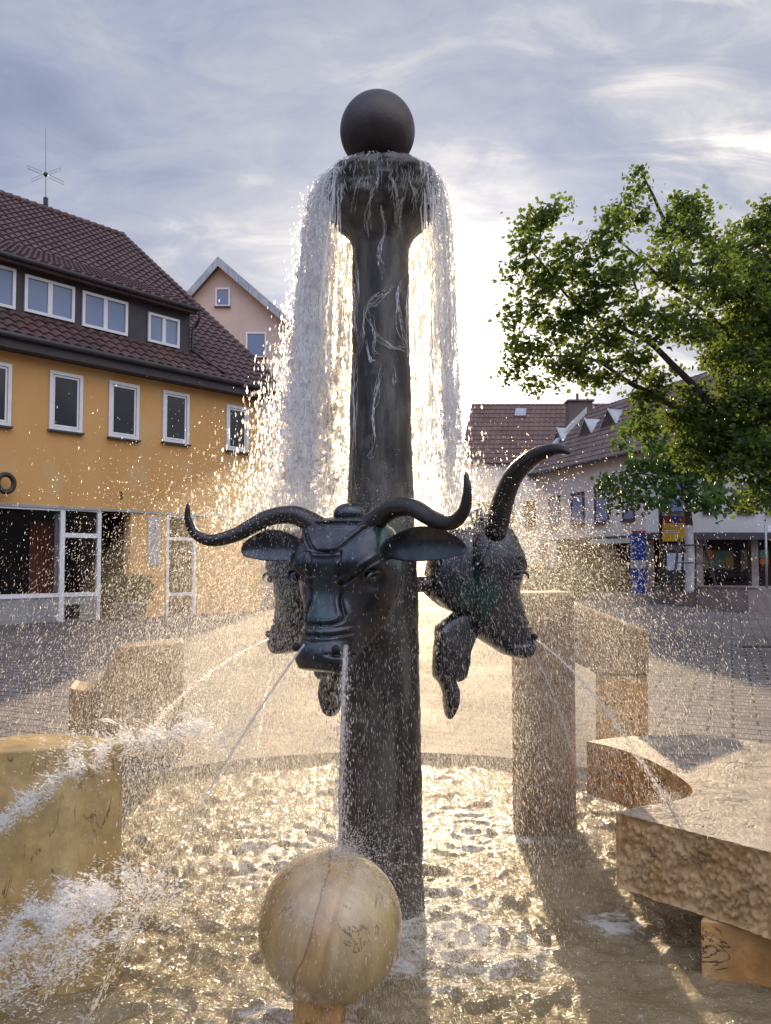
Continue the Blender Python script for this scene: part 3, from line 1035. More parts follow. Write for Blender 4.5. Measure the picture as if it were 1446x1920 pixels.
def bull_head(az, label, zscale=1.0, reach=.575, horns=None, z0=1.655, turn=0.0, ear_back=0, dip=0.0, dewlap=True, xs=1.0, ears=(.28, .28)):
    Fd = Vector((math.cos(az), math.sin(az), 0))
    H0 = Vector((CXY.x, CXY.y, z0)) + Fd * reach
    Fd = Vector((math.cos(az + turn), math.sin(az + turn), 0))
    Xd = Vector((-math.sin(az + turn), math.cos(az + turn), 0))
    root = empty('bull_head', H0, label, 'bull head', 'bronze bull heads around the column')

    def put(name, o, mat, smooth=True, scaled=True):
        A = np.array(o.v if isinstance(o, MB) else o[0])
        f = o.f if isinstance(o, MB) else o[1]
        zs = A[:, 2] * (zscale if scaled else 1.0)
        W = np.array(H0)[None] + A[:, :1] * xs * np.array(Xd)[None] + A[:, 1:2] * np.array(Fd)[None] + np.stack([0 * zs, 0 * zs, zs], -1)
        return np_mesh(name, W, f, mat, root, smooth)

    put('face', (HV, HF), M['bronze'])
    put('neck', neck_shape(), M['bronze'])
    if dewlap:
        put('dewlap', dewlap_shape(), M['bronze'])
    put('poll', MB().ball((0, -.075, .045), (.062, .06, .052), 32, 20), M['bronze'])
    for s in (-1, 1):
        if horns and s in horns:
            h = horns[s]
            c = catmull([tuple(p) for p in h], 44)
            u = np.linspace(0, 1, 44)
            r = list(0.058 * (1 - u) ** 0.6 + 0.002)
            np_mesh('horn', np.array(MB().tube(list(map(tuple, c)), r, 20).v), MB().tube(list(map(tuple, c)), r, 20).f, M['horn'], root, True)
        else:
            put('horn', horn_shape(s, [(p[0], p[1], p[2] - (dip * max(0, p[0] - .15) / .4 if s < 0 else 0)) for p in HORN_STD]), M['horn'], scaled=False)
        er = ear_shape(s, ears[0] if s < 0 else ears[1])
        if ear_back == s:        # laid back along the neck
            er.v = [(s * (.165 + (abs(v[0]) - .165) * .22), v[1] - (abs(v[0]) - .165) * .8, v[2] + .02 - (abs(v[0]) - .165) * .25) for v in er.v]
        put('ear', er, M['bronze'])
        e = MB().ball((s * .160, .045, -.238), (.015, .026, .019), 20, 14)
        e.tube([(s * (.166 + .012 * math.sin(a)), .05 + .046 * math.cos(a), -.240 + .030 * math.sin(a)) for a in np.linspace(-.2, PI + .2, 16)], [.003 + .006 * math.sin(PI * i / 15) for i in range(16)], 8)
        put('eye', e, M['bronze'])
        put('nostril', MB().ball((s * .082, .168, -.525), (.016, .014, .018), 16, 10), M['dark'])
    br = MB()
    br.tube([(0, -.24, -.27), (0, -reach + .12, -.27)], .038, 16)
    put('bracket', br, M['shaft'])
    return root, H0, Fd, Xd


AZF, AZR, AZB = R(-106), R(16), R(136)
front_head = bull_head(AZF, 'bronze bull head facing the viewer with both long horns spread wide', 0.90, turn=R(-12), dip=.055, dewlap=False, xs=1.07, ears=(.24, .36))
# the head on the right carries its near horn higher, sweeping up and over
Hr = Vector((CXY.x, CXY.y, 1.67)) + Vector((math.cos(AZR), math.sin(AZR), 0)) * .575
rh = [Hr + Vector((-.02, -.06, -.01)), P(930, 992, 3.56), P(943, 940, 3.50), P(963, 893, 3.42), P(996, 860, 3.32), P(1030, 845, 3.23), P(1054, 843, 3.17), P(1069, 850, 3.13)]
lh = [Hr + Vector((-.02, .10, -.02)), Hr + Vector((-.03, .22, .0)), Hr + Vector((-.06, .36, .03)), Hr + Vector((-.08, .48, .05)), Hr + Vector((-.08, .54, .08))]
right_head = bull_head(AZR, 'bronze bull head in profile facing right with one horn swept up', 1.0, horns={1: lh, -1: rh}, z0=1.67, ear_back=-1)
Hb = Vector((CXY.x, CXY.y, 1.655)) + Vector((math.cos(AZB), math.sin(AZB), 0)) * .575
Xb = Vector((-math.sin(AZB), math.cos(AZB), 0))
bhn = [Hb + Xb * .08, Hb + Xb * .17 + Vector((0, .03, .02)), Hb + Xb * .24 + Vector((0, .10, .03)), Hb + Xb * .27 + Vector((.02, .20, .03)), Hb + Xb * .26 + Vector((.05, .28, .06))]
back_head = bull_head(AZB, 'bronze bull head turned away behind the front head and spray', 1.0, horns={1: bhn}, ear_back=1)
if (Hr - right_head[1]).length > 1e-4:
    raise ValueError('horn base')

# ------------------------------------------------------------------ stones
def stone(name, label, cat, o, mat, wdt=0.012, loc=None):
    ob = o.build(name, mat, None, False, loc=loc)
    bevel(ob, wdt, 3)
    return tag(ob, label, cat, 'limestone pieces around the pool')


sc = P(620, 1733, 2.6)
root = empty('stone_ball', (sc.x, sc.y, WL - .3), 'banded marble ball on a short stone post under the jet', 'stone ball')
MB().ball(sc, 0.236, 72, 48).build('ball', M['marble'], root, True, loc=sc)
px0 = P(598, 1890, 2.6).x
bevel(MB().prism([(px0 - .078, 2.52), (px0 + .078, 2.50), (px0 + .09, 2.66), (px0 - .07, 2.68)], WL - .3, sc.z - .195).build('post', M['orange_stone'], root), .02, 4)


def smooth_poly(pts, n):
    return [tuple(p) for p in catmull(pts, n)]


# left block: a thick curved slab set on edge
zt = 0.82
fl, fr = G(0, 1409, zt), G(232, 1394, zt)
bk = [G(215, 1386, zt), G(160, 1378, zt), G(100, 1375, zt), G(40, 1377, zt), G(0, 1383, zt)]
poly = [(fr.x, fr.y)] + smooth_poly([(b.x, b.y) for b in bk], 12) + [(-2.2, 3.0), (-2.7, 2.75), (-2.7, 2.3), (-2.0, 2.60)] + [(fl.x, fl.y), ((fl.x + fr.x) / 2, (fl.y + fr.y) / 2 - .008)]
stone('stone_block', 'tall smooth ochre stone block at the left pool edge behind the splash', 'stone block',
      MB().prism(poly, WL - .3, zt), M['ochre'], .008, loc=(-1.6, 2.8, 0))

# stepped block with a scoop, at the far left rim
Y0 = 5.9
pr = [(129, 1420), (129, 1289), (140, 1293), (158, 1296), (174, 1292), (187, 1283), (193, 1272), (205, 1248), (222, 1217), (268, 1211), (345, 1205), (345, 1420)]
pts = [P(x, y, Y0 + (x - 129) * .0006) for x, y in pr]
stone('stone_block', 'low stepped brown stone block with a scooped shoulder on the paving', 'stone block',
      MB().extrude(pts, (-.125, .42, 0)), M['block'], .012, loc=(pts[0].x, Y0, 0))

# square pillar and the angled gate stone to the right
a, b = P(962, 1400, 4.5), P(1081, 1400, 4.62)
zt2 = P(1000, 1112, 4.5).z
stone('stone_pillar', 'square tan stone pillar standing in the pool behind the right bull head', 'stone pillar',
      MB().prism([(a.x, a.y), (b.x, b.y), (b.x + .0, b.y + .36), (a.x + .05, a.y + .33)], WL - .3, zt2), M['block'], .018, loc=(a.x, a.y, 0))
gp0 = P(1118, 1390, 6.26)
gate = empty('gate_stone', (gp0.x, gp0.y, 0), 'angular tan stone with one leg and an overhanging arm near the pillar', 'gate stone', 'limestone pieces around the pool')
pr = [(1078, 1242), (1078, 1133), (1096, 1140), (1217, 1187), (1217, 1266), (1118, 1264), (1095, 1250)]
pts = [P(x, y, 6.35 - (x - 1062) * .0016) for x, y in pr]
bevel(MB().extrude(pts, (.10, .42, 0)).build('arm', M['block'], gate), .014, 3)
pr = [(1118, 1266.5), (1216, 1268.5), (1216, 1388), (1118, 1392)]
pts = [P(x, y, 6.37 - (x - 1062) * .0016) for x, y in pr]
bevel(MB().extrude(pts, (.10, .38, 0)).build('leg', M['orange_stone'], gate), .014, 3)

# the stone bench: a slab with a round notch, rough front, on a block
ZT, ZB = 0.46, 0.155
notch = [G(1100, 1390, ZT), G(1160, 1404, ZT), G(1215, 1424, ZT), G(1262, 1449, ZT), G(1290, 1470, ZT), G(1299, 1482, ZT), G(1291, 1494, ZT), G(1250, 1505, ZT), G(1200, 1513, ZT), G(1155, 1523, ZT)]
front = [G(1155, 1524, ZT), G(1240, 1546, ZT), G(1340, 1571, ZT), G(1446, 1599, ZT)]
f3 = front[-1] - front[0]
back = [G(1446, 1395, ZT), G(1370, 1385, ZT), G(1300, 1378, ZT), G(1180, 1380, ZT)]
nline = [tuple(p)[:2] for p in catmull([tuple(p) for p in notch], 60)]
fend = front[-1] + f3 * 1.6
fline = [(front[0] + (fend - front[0]) * t) for t in np.linspace(0, 1, 240)][1:]
rest = [(2.6, 1.75), (3.3, 2.4), (3.3, 3.5), (2.9, 4.05)] + [tuple(p)[:2] for p in back]
rest_d = []
seq = [tuple(fline[-1])[:2]] + rest + [nline[0]]
for i in range(len(seq) - 1):
    p, q = Vector(seq[i]), Vector(seq[i + 1])
    k = max(2, int((q - p).length / .06))
    for j in range(1, k if i == len(seq) - 2 else k + 1):
        rest_d.append(tuple(p.lerp(q, j / k)))
outline = nline + [tuple(p)[:2] for p in fline] + rest_d
rough0, rough1 = len(nline), len(nline) + len(fline)
nz = 30
zs = np.linspace(ZB, ZT, nz)
N = len(outline)
V = []
for iz, z in enumerate(zs):
    for i, (x, y) in enumerate(outline):
        q = Vector((x, y, z))
        if rough0 <= i < rough1 - 3:
            pa, pb = Vector(outline[i - 1]), Vector(outline[(i + 1) % N])
            t = (pb - pa).normalized()
            nrm = Vector((t.y, -t.x))
            vd = mnoise.voronoi(Vector((x * 36 + z * 26, y * 36, z * 62)))[0]
            h = min(.021, max(0, .030 * (vd[1] - vd[0]) * 1.9)) + .010 * abs(mnoise.noise(Vector((x * 13 + z * 9, y * 13, z * 20)))) + abs(mnoise.noise(Vector((x * 40 + 9, y * 40, z * 52)))) * .014
            edge = 0.25 if iz in (0, nz - 1) else (0.7 if iz in (1, nz - 2) else 1)
            end = min(1, (i - rough0) / 3)
            q -= Vector((nrm.x, nrm.y, 0)) * (.027 - h) * edge * end
            if iz == 0:
                q.z += .012 * mnoise.noise(Vector((x * 9, y * 9, 2)))
        V.append(tuple(q))
top, low = [], []
F = []
for iz in range(nz - 1):
    for i in range(N):
        a_, b_ = iz * N + i, iz * N + (i + 1) % N
        F.append((a_, b_, b_ + N, a_ + N))
bench = empty('stone_bench', (1.9, 3.2, WL), 'low stone bench slab with a round notch and rough hewn front', 'stone bench', 'limestone pieces around the pool')
smooth_idx = [f for k, f in enumerate(F) if not (rough0 - 1 <= k % N < rough1)]
rough_idx = [f for k, f in enumerate(F) if rough0 - 1 <= k % N < rough1]
np_mesh('slab', V, smooth_idx + [tuple(range(N - 1, -1, -1))], M['orange_stone'], bench)
np_mesh('rough_face', V, rough_idx, M['rough_stone'], bench, True)
np_mesh('seat_top', [(x, y, z + 0.0005) for (x, y, z) in V[-N:]], [tuple(range(N))], M['wet_top'], bench)
pa, pb = G(1315, 1832, WL), G(1446, 1852, WL)
dv = (pb - pa)
pe = pa + dv * 3.2
ped = [(pa.x, pa.y), (pe.x, pe.y), (pe.x + .35, pe.y + .5), (pa.x + .55, pa.y + .75)]
bevel(MB().prism(ped, WL - .3, ZB - .003).build('support', M['orange_stone'], bench), .01, 3)
for k in range(1):
    g = G(1092, 1412, 0)
o = MB()
for i in range(60):
    x, y = 1.18 + rng.normal(0, .05), 6.0 + rng.normal(0, .05)
    o.ball((x, y, .012), (.03, .025, .018), 7, 5)
tag(o.build('moss', M['moss'], None, True), kind='stuff')


# ------------------------------------------------------------------ water in the air
def drops(name, Pn, Dn, L, Rd, mat, parent=None):
    """every drop a small curved shell of water drawn out along its flight"""
    n = len(Pn)
    Dn = Dn / np.maximum(np.linalg.norm(Dn, axis=1, keepdims=True), 1e-6)
    ref = np.where(np.abs(Dn[:, 2:3]) < .9, np.array([[0, 0, 1.]]), np.array([[1., 0, 0]]))
    A = np.cross(Dn, ref)
    A /= np.linalg.norm(A, axis=1, keepdims=True)
    B = np.cross(Dn, A)
    ph = rng.random(n) * 2 * PI
    V = np.zeros((n, 5, 3))
    V[:, 0] = Pn + Dn * L[:, None] * .5
    V[:, 4] = Pn - Dn * L[:, None] * .5
    for k in range(3):
        a = ph + (k - 1) * 1.25
        V[:, 1 + k] = Pn + (A * np.cos(a)[:, None] + B * np.sin(a)[:, None]) * Rd[:, None]
    f = []
    for k in range(2):
        f += [(0, 1 + k, 2 + k), (4, 2 + k, 1 + k)]
    F = (np.arange(n)[:, None, None] * 5 + np.array(f)[None]).reshape(-1, 3)
    return np_mesh(name, V.reshape(-1, 3), F, mat, parent, True)


GRAV = np.array([0, 0, -9.81])


def fly(n, origin, spread, vmean, vsig, tmax, shutter=.0055, rad=(.0007, .0021)):
    o = np.array(origin)[None] + rng.normal(0, 1, (n, 3)) * np.array(spread)[None]
    v = np.array(vmean)[None] + rng.normal(0, 1, (n, 3)) * np.array(vsig)[None]
    t = rng.random(n)[:, None] * tmax
    p = o + v * t + .5 * GRAV * t * t
    vel = v + GRAV * t
    ok = p[:, 2] > WL + .005
    p, vel = p[ok], vel[ok]
    sp = np.linalg.norm(vel, axis=1)
    L = np.clip(sp * shutter * (.25 + 1.1 * rng.random(len(sp))), .003, .026)
    Rd = rad[0] + (rad[1] - rad[0]) * rng.random(len(sp)) ** 2
    return p, vel, L, Rd


def clear_of_solids(p):
    """drops do not hang inside the column or the big stones"""
    d = np.hypot(p[:, 0] - CXY.x, p[:, 1] - CXY.y)
    ok = d > .2
    ok &= ~((np.linalg.norm(p - np.array(sc)[None], axis=1)) < .24)
    ok &= p[:, 1] > 0.9
    return ok


sets = []
wl_, wr_ = (-.36, 3.55, 1.70), (.30, 3.62, 1.70)
sets.append(fly(42000, wl_, (.13, .16, .06), (-.25, .12, .35), (1.0, .55, .9), .75))
sets.append(fly(30000, wr_, (.10, .16, .06), (.25, .15, .4), (1.0, .55, .9), .75))
sets.append(fly(6000, (-.25, 3.1, 1.68), (.28, .10, .04), (-.4, -.2, .3), (.9, .45, .8), .72))
sets.append(fly(16000, (.62, 3.98, 1.60), (.16, .10, .12), (.55, .30, .3), (.9, .45, .8), .72))
sets.append(fly(20000, (-.55, 4.0, 1.55), (.25, .25, .2), (-.5, .25, .2), (.9, .7, .8), .72))
sets.append(fly(9000, (-.1, 3.9, 1.7), (.4, .3, .1), (0, .5, .3), (.9, .7, .7), .75))
sets.append(fly(60000, (-.80, 4.05, 1.0), (.45, .45, .45), (-.25, .05, -.8), (.5, .4, .8), .25))
sets.append(fly(32000, (.85, 4.15, 1.0), (.35, .40, .45), (.3, .05, -.8), (.5, .4, .8), .25))
# spray hanging below the heads and round the foot of the column
sets.append(fly(105000, (-.12, 4.25, .85), (.85, .50, .48), (0, 0, -1.2), (.35, .35, .8), .25))
# where jets strike the ball, the bench and the pool
sets.append(fly(11000, (P(640, 1603, 2.55).x, 2.55, sc.z + .24), (.03, .03, .01), (0, -.1, .5), (.75, .6, .6), .42, .006, (.0010, .002)))
sets.append(fly(22000, (.22, 3.2, WL + .01), (.20, .16, .01), (.05, -.1, .7), (.45, .40, .5), .22, .006, (.0009, .0024)))
sets.append(fly(3000, tuple(G(1250, 1503, ZT)), (.04, .04, .0), (.1, 0, .5), (.5, .5, .4), .25))
sets.append(fly(3500, tuple(G(1112, 1575, WL)), (.06, .06, .0), (.05, 0, .8), (.3, .3, .4), .22))
# low hop of drops over the whole pool
n = 52000
rr = POOL_R * np.sqrt(rng.random(n))
tt = rng.random(n) * 2 * PI
p = np.stack([CXY.x + rr * np.cos(tt), CXY.y + rr * np.sin(tt), WL + .006 + rng.exponential(.035, n)], -1)
dens = np.array([.5 + .9 * mnoise.noise(Vector((a[0] * 2.2, a[1] * 2.2, 4.0))) for a in p])
near_ = np.exp(-np.hypot(p[:, 0] - CXY.x, p[:, 1] - CXY.y) / 1.6)
keep = (p[:, 1] > 1.35) & (rng.random(n) < np.clip(dens * (.35 + near_), 0, 1))
p = p[keep]
vel = np.stack([rng.normal(0, .9, len(p)), rng.normal(0, .4, len(p)), rng.normal(0, .35, len(p))], -1)
sets.append((p, vel, .004 + .016 * rng.random(len(p)) ** 2, .0008 + .0014 * rng.random(len(p)) ** 2))
Pn, Dn, L, Rd = (np.concatenate([s[i] for s in sets]) for i in range(4))
ok = clear_of_solids(Pn)
tag(drops('spray', Pn[ok], Dn[ok], L[ok], Rd[ok], M['drops']), kind='stuff')


# ------------------------------------------------------------------ the curtains falling from the column's head
def throw(v, t):
    """outward travel of water leaving the rim: quick at first, then it drops almost straight"""
    return v * .36 * (1 - np.exp(-np.asarray(t) / .17))


def curtain(label, az0, az1, n_str, n_drop, wide, wander, fringe):
    V, F = [], []
    root = empty('water_curtain', (CXY.x + .3 * math.cos((az0 + az1) / 2), CXY.y + .3 * math.sin((az0 + az1) / 2), 1.7), label, 'falling water', 'water falling from the column head')
    ztop = P(714, 352, 3.6).z
    zlow = 1.66
    o = MB()
    for i in range(n_str):
        az = rng.uniform(az0 - fringe[0], az1 + fringe[1])
        v = abs(rng.normal(.22, .10)) * (1.0 if rng.random() < .8 else .4) * wide
        r0 = .262 + rng.normal(0, .008)
        tmax = math.sqrt(2 * (ztop - zlow) / 9.81)
        ts = rng.uniform(0, .25) * tmax if rng.random() < .6 else rng.uniform(.2, .7) * tmax
        te = min(tmax, ts + rng.uniform(.15, .6) * tmax)
        k = 9
        path, rad = [], []
        ph, fr = rng.random() * 6, rng.uniform(5, 14)
        for j in range(k):
            t = ts + (te - ts) * j / (k - 1)
            r = r0 + float(throw(v, t)) + wander * (t / tmax) ** 2 * .02 * math.sin(ph + fr * t * 3)
            aa = az + .06 * math.sin(ph * 2 + fr * t) * (t / tmax + .15) + rng.normal(0, .012)
            path.append((CXY.x + r * math.cos(aa), CXY.y + r * math.sin(aa), ztop - .5 * 9.81 * t * t - .02 * t))
            rad.append((.0014 + .0050 * rng.random() ** 1.5) * (0.35 if j in (0, k - 1) else 1))
        o.film(path, rad, rng.random() * 6.3)
    o.build('strands', M['sheet'], root, True)
    # the sheet itself: layers of thin water, torn into holes and clots further down
    tmax = math.sqrt(2 * (ztop - zlow) / 9.81)
    for lay in range(3):
        na, nt = int((az1 - az0) * .36 / .0052), 300
        tv = tmax * np.linspace(0, 1, nt) ** .62
        av = np.linspace(az0, az1, na)
        A_, T_ = np.meshgrid(av, tv, indexing='ij')
        f_ = T_ / tmax
        Z_ = ztop - .5 * 9.81 * T_ ** 2
        vl_ = (.30, .20, .10)[lay] * wide
        base_r = .276 + throw(vl_, T_)
        NZ = np.zeros_like(A_)
        N2 = np.zeros_like(A_)
        for i in range(na):
            for j in range(nt):
                a, z, f = A_[i, j], Z_[i, j], f_[i, j]
                sy = 7 + 9 * f
                NZ[i, j] = mnoise.fractal(Vector((a * 13 + lay * 7, z * sy * .8, lay * 5.3)), .55, 2.3, 5)
                N2[i, j] = mnoise.noise(Vector((a * 34, z * 14 + lay * 3, 2.2)))
        rr2 = base_r + NZ * .030 * wander * (f_ ** 1.3) + N2 * .006 + .05 * wander * np.clip(f_ - .55, 0, 1) * np.clip(NZ + .2, 0, 1)
        aa2 = A_ + N2 * .03
        X_, Y_ = CXY.x + rr2 * np.cos(aa2), CXY.y + rr2 * np.sin(aa2)
        keep_ = (NZ + .35 * N2) > (-.30 + .34 * np.clip(f_ - .30, 0, 1) + (.08, -.10, .0)[lay])
        # ragged edges and a torn lower rim
        keep_ &= np.minimum(A_ - az0, az1 - A_) > .10 * (NZ + .5)
        keep_ &= f_ < .93 + .2 * N2
        idx = np.arange(na * nt).reshape(na, nt)
        q = keep_[:-1, :-1] & keep_[1:, 1:] & keep_[:-1, 1:] & keep_[1:, :-1]
        Fq = np.stack([idx[:-1, :-1][q], idx[1:, :-1][q], idx[1:, 1:][q], idx[:-1, 1:][q]], -1)
        np_mesh('water_film', np.stack([X_, Y_, Z_], -1).reshape(-1, 3), Fq, M['sheet'], root, True)
    az = rng.uniform(az0 - fringe[0] * .6, az1 + fringe[1] * .6, n_drop)
    tmax = math.sqrt(2 * (ztop - zlow) / 9.81)
    t = tmax * np.sqrt(rng.random(n_drop))
    r0 = .262 + rng.normal(0, .012, n_drop)
    v = np.abs(rng.normal(.22, .12, n_drop)) * wide
    spread = rng.normal(0, .052, n_drop) * wander * np.clip((t / tmax - .45) / .55, 0, 1) ** 1.5
    r = r0 + throw(v, t) + np.abs(spread) * 1.5
    az = az + rng.normal(0, .10, n_drop) * wander * np.clip(t / tmax - .4, 0, 1)
    p = np.stack([CXY.x + r * np.cos(az), CXY.y + r * np.sin(az), ztop - .5 * 9.81 * t * t], -1)
    vel = np.stack([v * np.cos(az) + rng.normal(0, .25, n_drop), v * np.sin(az) + rng.normal(0, .25, n_drop), -9.81 * t - .3], -1)
    # the falling sheet tears into clots: leave holes where a slow noise is low
    nz_ = np.array([mnoise.noise(Vector((a_ * 9, z_ * 5.5, 3.7))) + .5 * mnoise.noise(Vector((a_ * 24, z_ * 15, 1.1))) for a_, z_ in zip(az, p[:, 2])])
    hole = nz_ < -.34 + .42 * np.clip(t / tmax - .3, 0, 1)
    p, vel, nn = p[~hole], vel[~hole], (~hole).sum()
    sp = np.linalg.norm(vel, axis=1)
    L = np.clip(sp * .0055 * (.5 + rng.random(nn)), .008, .03)
    Rd = .0018 + (.0030 + .0065 * np.clip(t[~hole] / tmax - .4, 0, 1) * min(1, wander)) * rng.random(nn) ** 2
    d = drops('drops', p, vel, L, Rd, M['sheet'], root)
    d['kind'] = 'stuff'
    return root


curtain('wide white sheet of falling water on the left of the column', R(112), R(216), 130, 46000, 1.05, 2.4, (0, R(16)))
curtain('narrow bright sheet of falling water on the right of the column', R(-34), R(68), 80, 17000, .78, .8, (R(14), 0))


# thin rivulets clinging to the front of the column
def on_column(px, py):
    z = P(px, py, 3.45).z
    prof = sorted([(P(714, y, 3.6).z, r * 3.6 / FPX) for y, r in prof_px + cap_px])
    r = float(np.interp(z, [q[0] for q in prof], [q[1] for q in prof])) + .002
    d = ray(px, py)
    # ray against the circle of radius r about the axis (seen from above)
    a = d.x * d.x + d.y * d.y
    b_ = -2 * (d.x * CXY.x + d.y * CXY.y)
    c_ = CXY.x ** 2 + CXY.y ** 2 - r * r
    q = max(b_ * b_ - 4 * a * c_, 0)
    t = (-b_ - math.sqrt(q)) / (2 * a)
    return Vector((d.x * t, d.y * t, CAM_H + d.z * t))


riv = [[(717, 395), (718, 430), (712, 470), (713, 500), (720, 520)], [(757, 520), (748, 560), (752, 600), (760, 640), (768, 668)],
       [(740, 536), (722, 548), (700, 570), (688, 578), (696, 600), (704, 630), (700, 655), (706, 668)], [(752, 370), (748, 410), (752, 440)],
       [(700, 360), (690, 400), (694, 440)], [(725, 545), (700, 560), (684, 585), (678, 640), (670, 660)], [(704, 628), (728, 648), (750, 655), (764, 662)],
       [(665, 470), (670, 540), (666, 600), (672, 650)], [(712, 690), (708, 740), (700, 780), (702, 830), (692, 860)], [(669, 660), (664, 720), (668, 790), (661, 850), (664, 920)],
       [(735, 330), (742, 360), (744, 420)], [(676, 335), (664, 365), (660, 400)], [(645, 345), (636, 375), (640, 410)], [(690, 325), (684, 345)], [(770, 335), (778, 372), (776, 405)],
       [(712, 325), (706, 352)], [(658, 505), (662, 560), (660, 620)], [(768, 520), (764, 580), (768, 640)], [(688, 640), (694, 672), (702, 680)], [(740, 690), (742, 720)]]
o = MB()
for line in riv:
    for rep in range(5 if len(line) > 2 else 3):
        pts = [on_column(x + rng.normal(0, 3.0), y + rng.normal(0, 5)) for x, y in line]
        c = catmull([tuple(p) for p in pts], 7 * len(pts))
        c = [Vector(q) + Vector((mnoise.noise(Vector(q) * 30 + Vector((rep, 0, 0))), 0, 0)) * .006 for q in c]
        o.film(c, [(.0006 + .0042 * rng.random() ** 1.6) for _ in c], -PI / 2, 2.4)
for k in range(900):       # a skin of broken trickles running over the head
    a_ = rng.uniform(0, 2 * PI)
    y0 = rng.uniform(322, 400)
    ln = rng.uniform(4, 24)
    pts = []
    for j in range(5):
        z = P(714, y0 + ln * j / 4, 3.6).z
        r = float(np.interp(z, [P(714, y, 3.6).z for y, _ in cap_px], [q * 3.6 / FPX for _, q in cap_px])) * 1.035 + .002
        pts.append(Vector((CXY.x + r * math.cos(a_), CXY.y + r * math.sin(a_), z)))
        a_ += rng.normal(0, .012)
    o.film(pts, [(.0007 + .0030 * rng.random() ** 2) * (1 if 0 < j < 4 else .4) for j in range(5)], a_ + PI, 2.6)
tag(o.build('water_rivulets', M['rivulet'], None, True), 'thin branching rivulets of water clinging to the column face', 'rivulets')


# ------------------------------------------------------------------ jets from the muzzles
def jet(label, a, b, t_fly, rad, fizz=1.0):
    a, b = Vector(a), Vector(b)
    g = Vector((0, 0, -9.81))
    v = (b - a - .5 * g * t_fly * t_fly) / t_fly
    path, rr_ = [], []
    k = 90
    for i in range(k):
        t = t_fly * i / (k - 1)
        w_ = rad * .28 * (i / k)
        path.append(a + v * t + .5 * g * t * t + Vector((rng.normal(0, w_), rng.normal(0, w_), rng.normal(0, w_))))
        rr_.append(rad * (1 - .25 * i / k) * (.7 + .5 * rng.random()) * (1 - .75 * (rng.random() < .5 * (i / k) ** 2)))
    o = MB().tube(path, rr_, 8)
    n = int(420 * fizz)
    ob = o.build('water_jet', M['jet'], None, True, loc=a)
    tt_ = t_fly * np.sqrt(rng.random(n))
    p = np.array(a)[None] + np.array(v)[None] * tt_[:, None] + .5 * GRAV[None] * tt_[:, None] ** 2
    p += rng.normal(0, 1, (n, 3)) * (rad * .4 + rad * 2.0 * (tt_ / t_fly)[:, None])
    vel = np.array(v)[None] + GRAV[None] * tt_[:, None] + rng.normal(0, .3, (n, 3))
    d = drops('drops', p, vel, .006 + .014 * rng.random(n), .0012 + .0022 * rng.random(n), M['drops'], ob)
    d['kind'] = 'stuff'
    tag(ob, label, 'water jet', 'water jets from the bull heads')


jet('long slanting jet from the front bull muzzle to the pool by the ochre block', P(571, 1208, 2.86), G(158, 1925, WL), .24, .0046, 1.4)
jet('straight jet falling from the front bull muzzle onto the marble ball', P(649, 1213, 2.80), Vector((P(639, 1600, 2.62).x, 2.60, sc.z + .228)), .36, .0088, 2.0)
jet('thick jet from the right bull head landing on the bench slab', P(1006, 1200, 3.80), G(1250, 1503, ZT), .25, .0050, 1.4)
jet('thin jet from the right bull head dropping in front of the pillar', P(988, 1213, 3.74), G(1112, 1570, WL), .36, .0028, 1.4)
jet('bright jet from the hidden bull head towards the stepped block', P(512, 1196, 4.02), P(255, 1400, 5.2), .27, .0060, 2.6)
jet('faint jet dropping behind the front bull head into the pool', P(531, 1236, 3.95), G(478, 1452, WL), .42, .0030, 1.2)


# ------------------------------------------------------------------ big splashes thrown over the ochre block
def splash(label, line, depth, sig, n, vel, rad, loc, shutter=.012):
    pts = catmull([tuple(P(x, y, d)) for (x, y), d in zip(line, depth)], 60)
    i = rng.integers(0, 59, n)
    f = rng.random(n)[:, None]
    base_ = pts[i] * (1 - f) + pts[i + 1] * f
    ga = rng.normal(0, 1, (n, 3)) * np.array(sig)[None]
    clot = np.array([mnoise.noise(Vector((b_[0] * 16, b_[1] * 16, b_[2] * 16))) for b_ in base_ + ga])
    ok = clot > .04
    p = (base_ + ga)[ok]
    p[:, 2] = np.maximum(p[:, 2], WL + .01)
    v = np.array(vel)[None] + rng.normal(0, .35, p.shape) * np.linalg.norm(vel)
    nn = len(p)
    o = drops('water_splash', p, v, .004 + .013 * rng.random(nn) ** 1.5, .5 * rad[0] + (rad[1] - .5 * rad[0]) * rng.random(nn) ** 2, M['sheet'])
    tag(o, kind='stuff')
    f = MB()
    vd = Vector(vel).normalized()
    for k in range(n // 420):
        q = Vector(pts[rng.integers(0, 59)]) + Vector(rng.normal(0, 1, 3) * np.array(sig) * .55)
        L_ = rng.uniform(.02, .075)
        side_ = Vector((rng.normal(0, .25), rng.normal(0, .25), rng.normal(0, .35)))
        path = [q + (vd + side_ * (j / 6)) * L_ * (j / 6) + Vector((0, 0, mnoise.noise(q * 9 + Vector((j * .5, 0, 0))) * .014)) for j in range(7)]
        f.film(path, [(.0012 + .0075 * rng.random() ** 1.7) * math.sin(PI * (j + .6) / 7.2) for j in range(7)], rng.random() * 6.3)
    tag(f.build('water_splash', M['sheet'], None, True), kind='stuff')


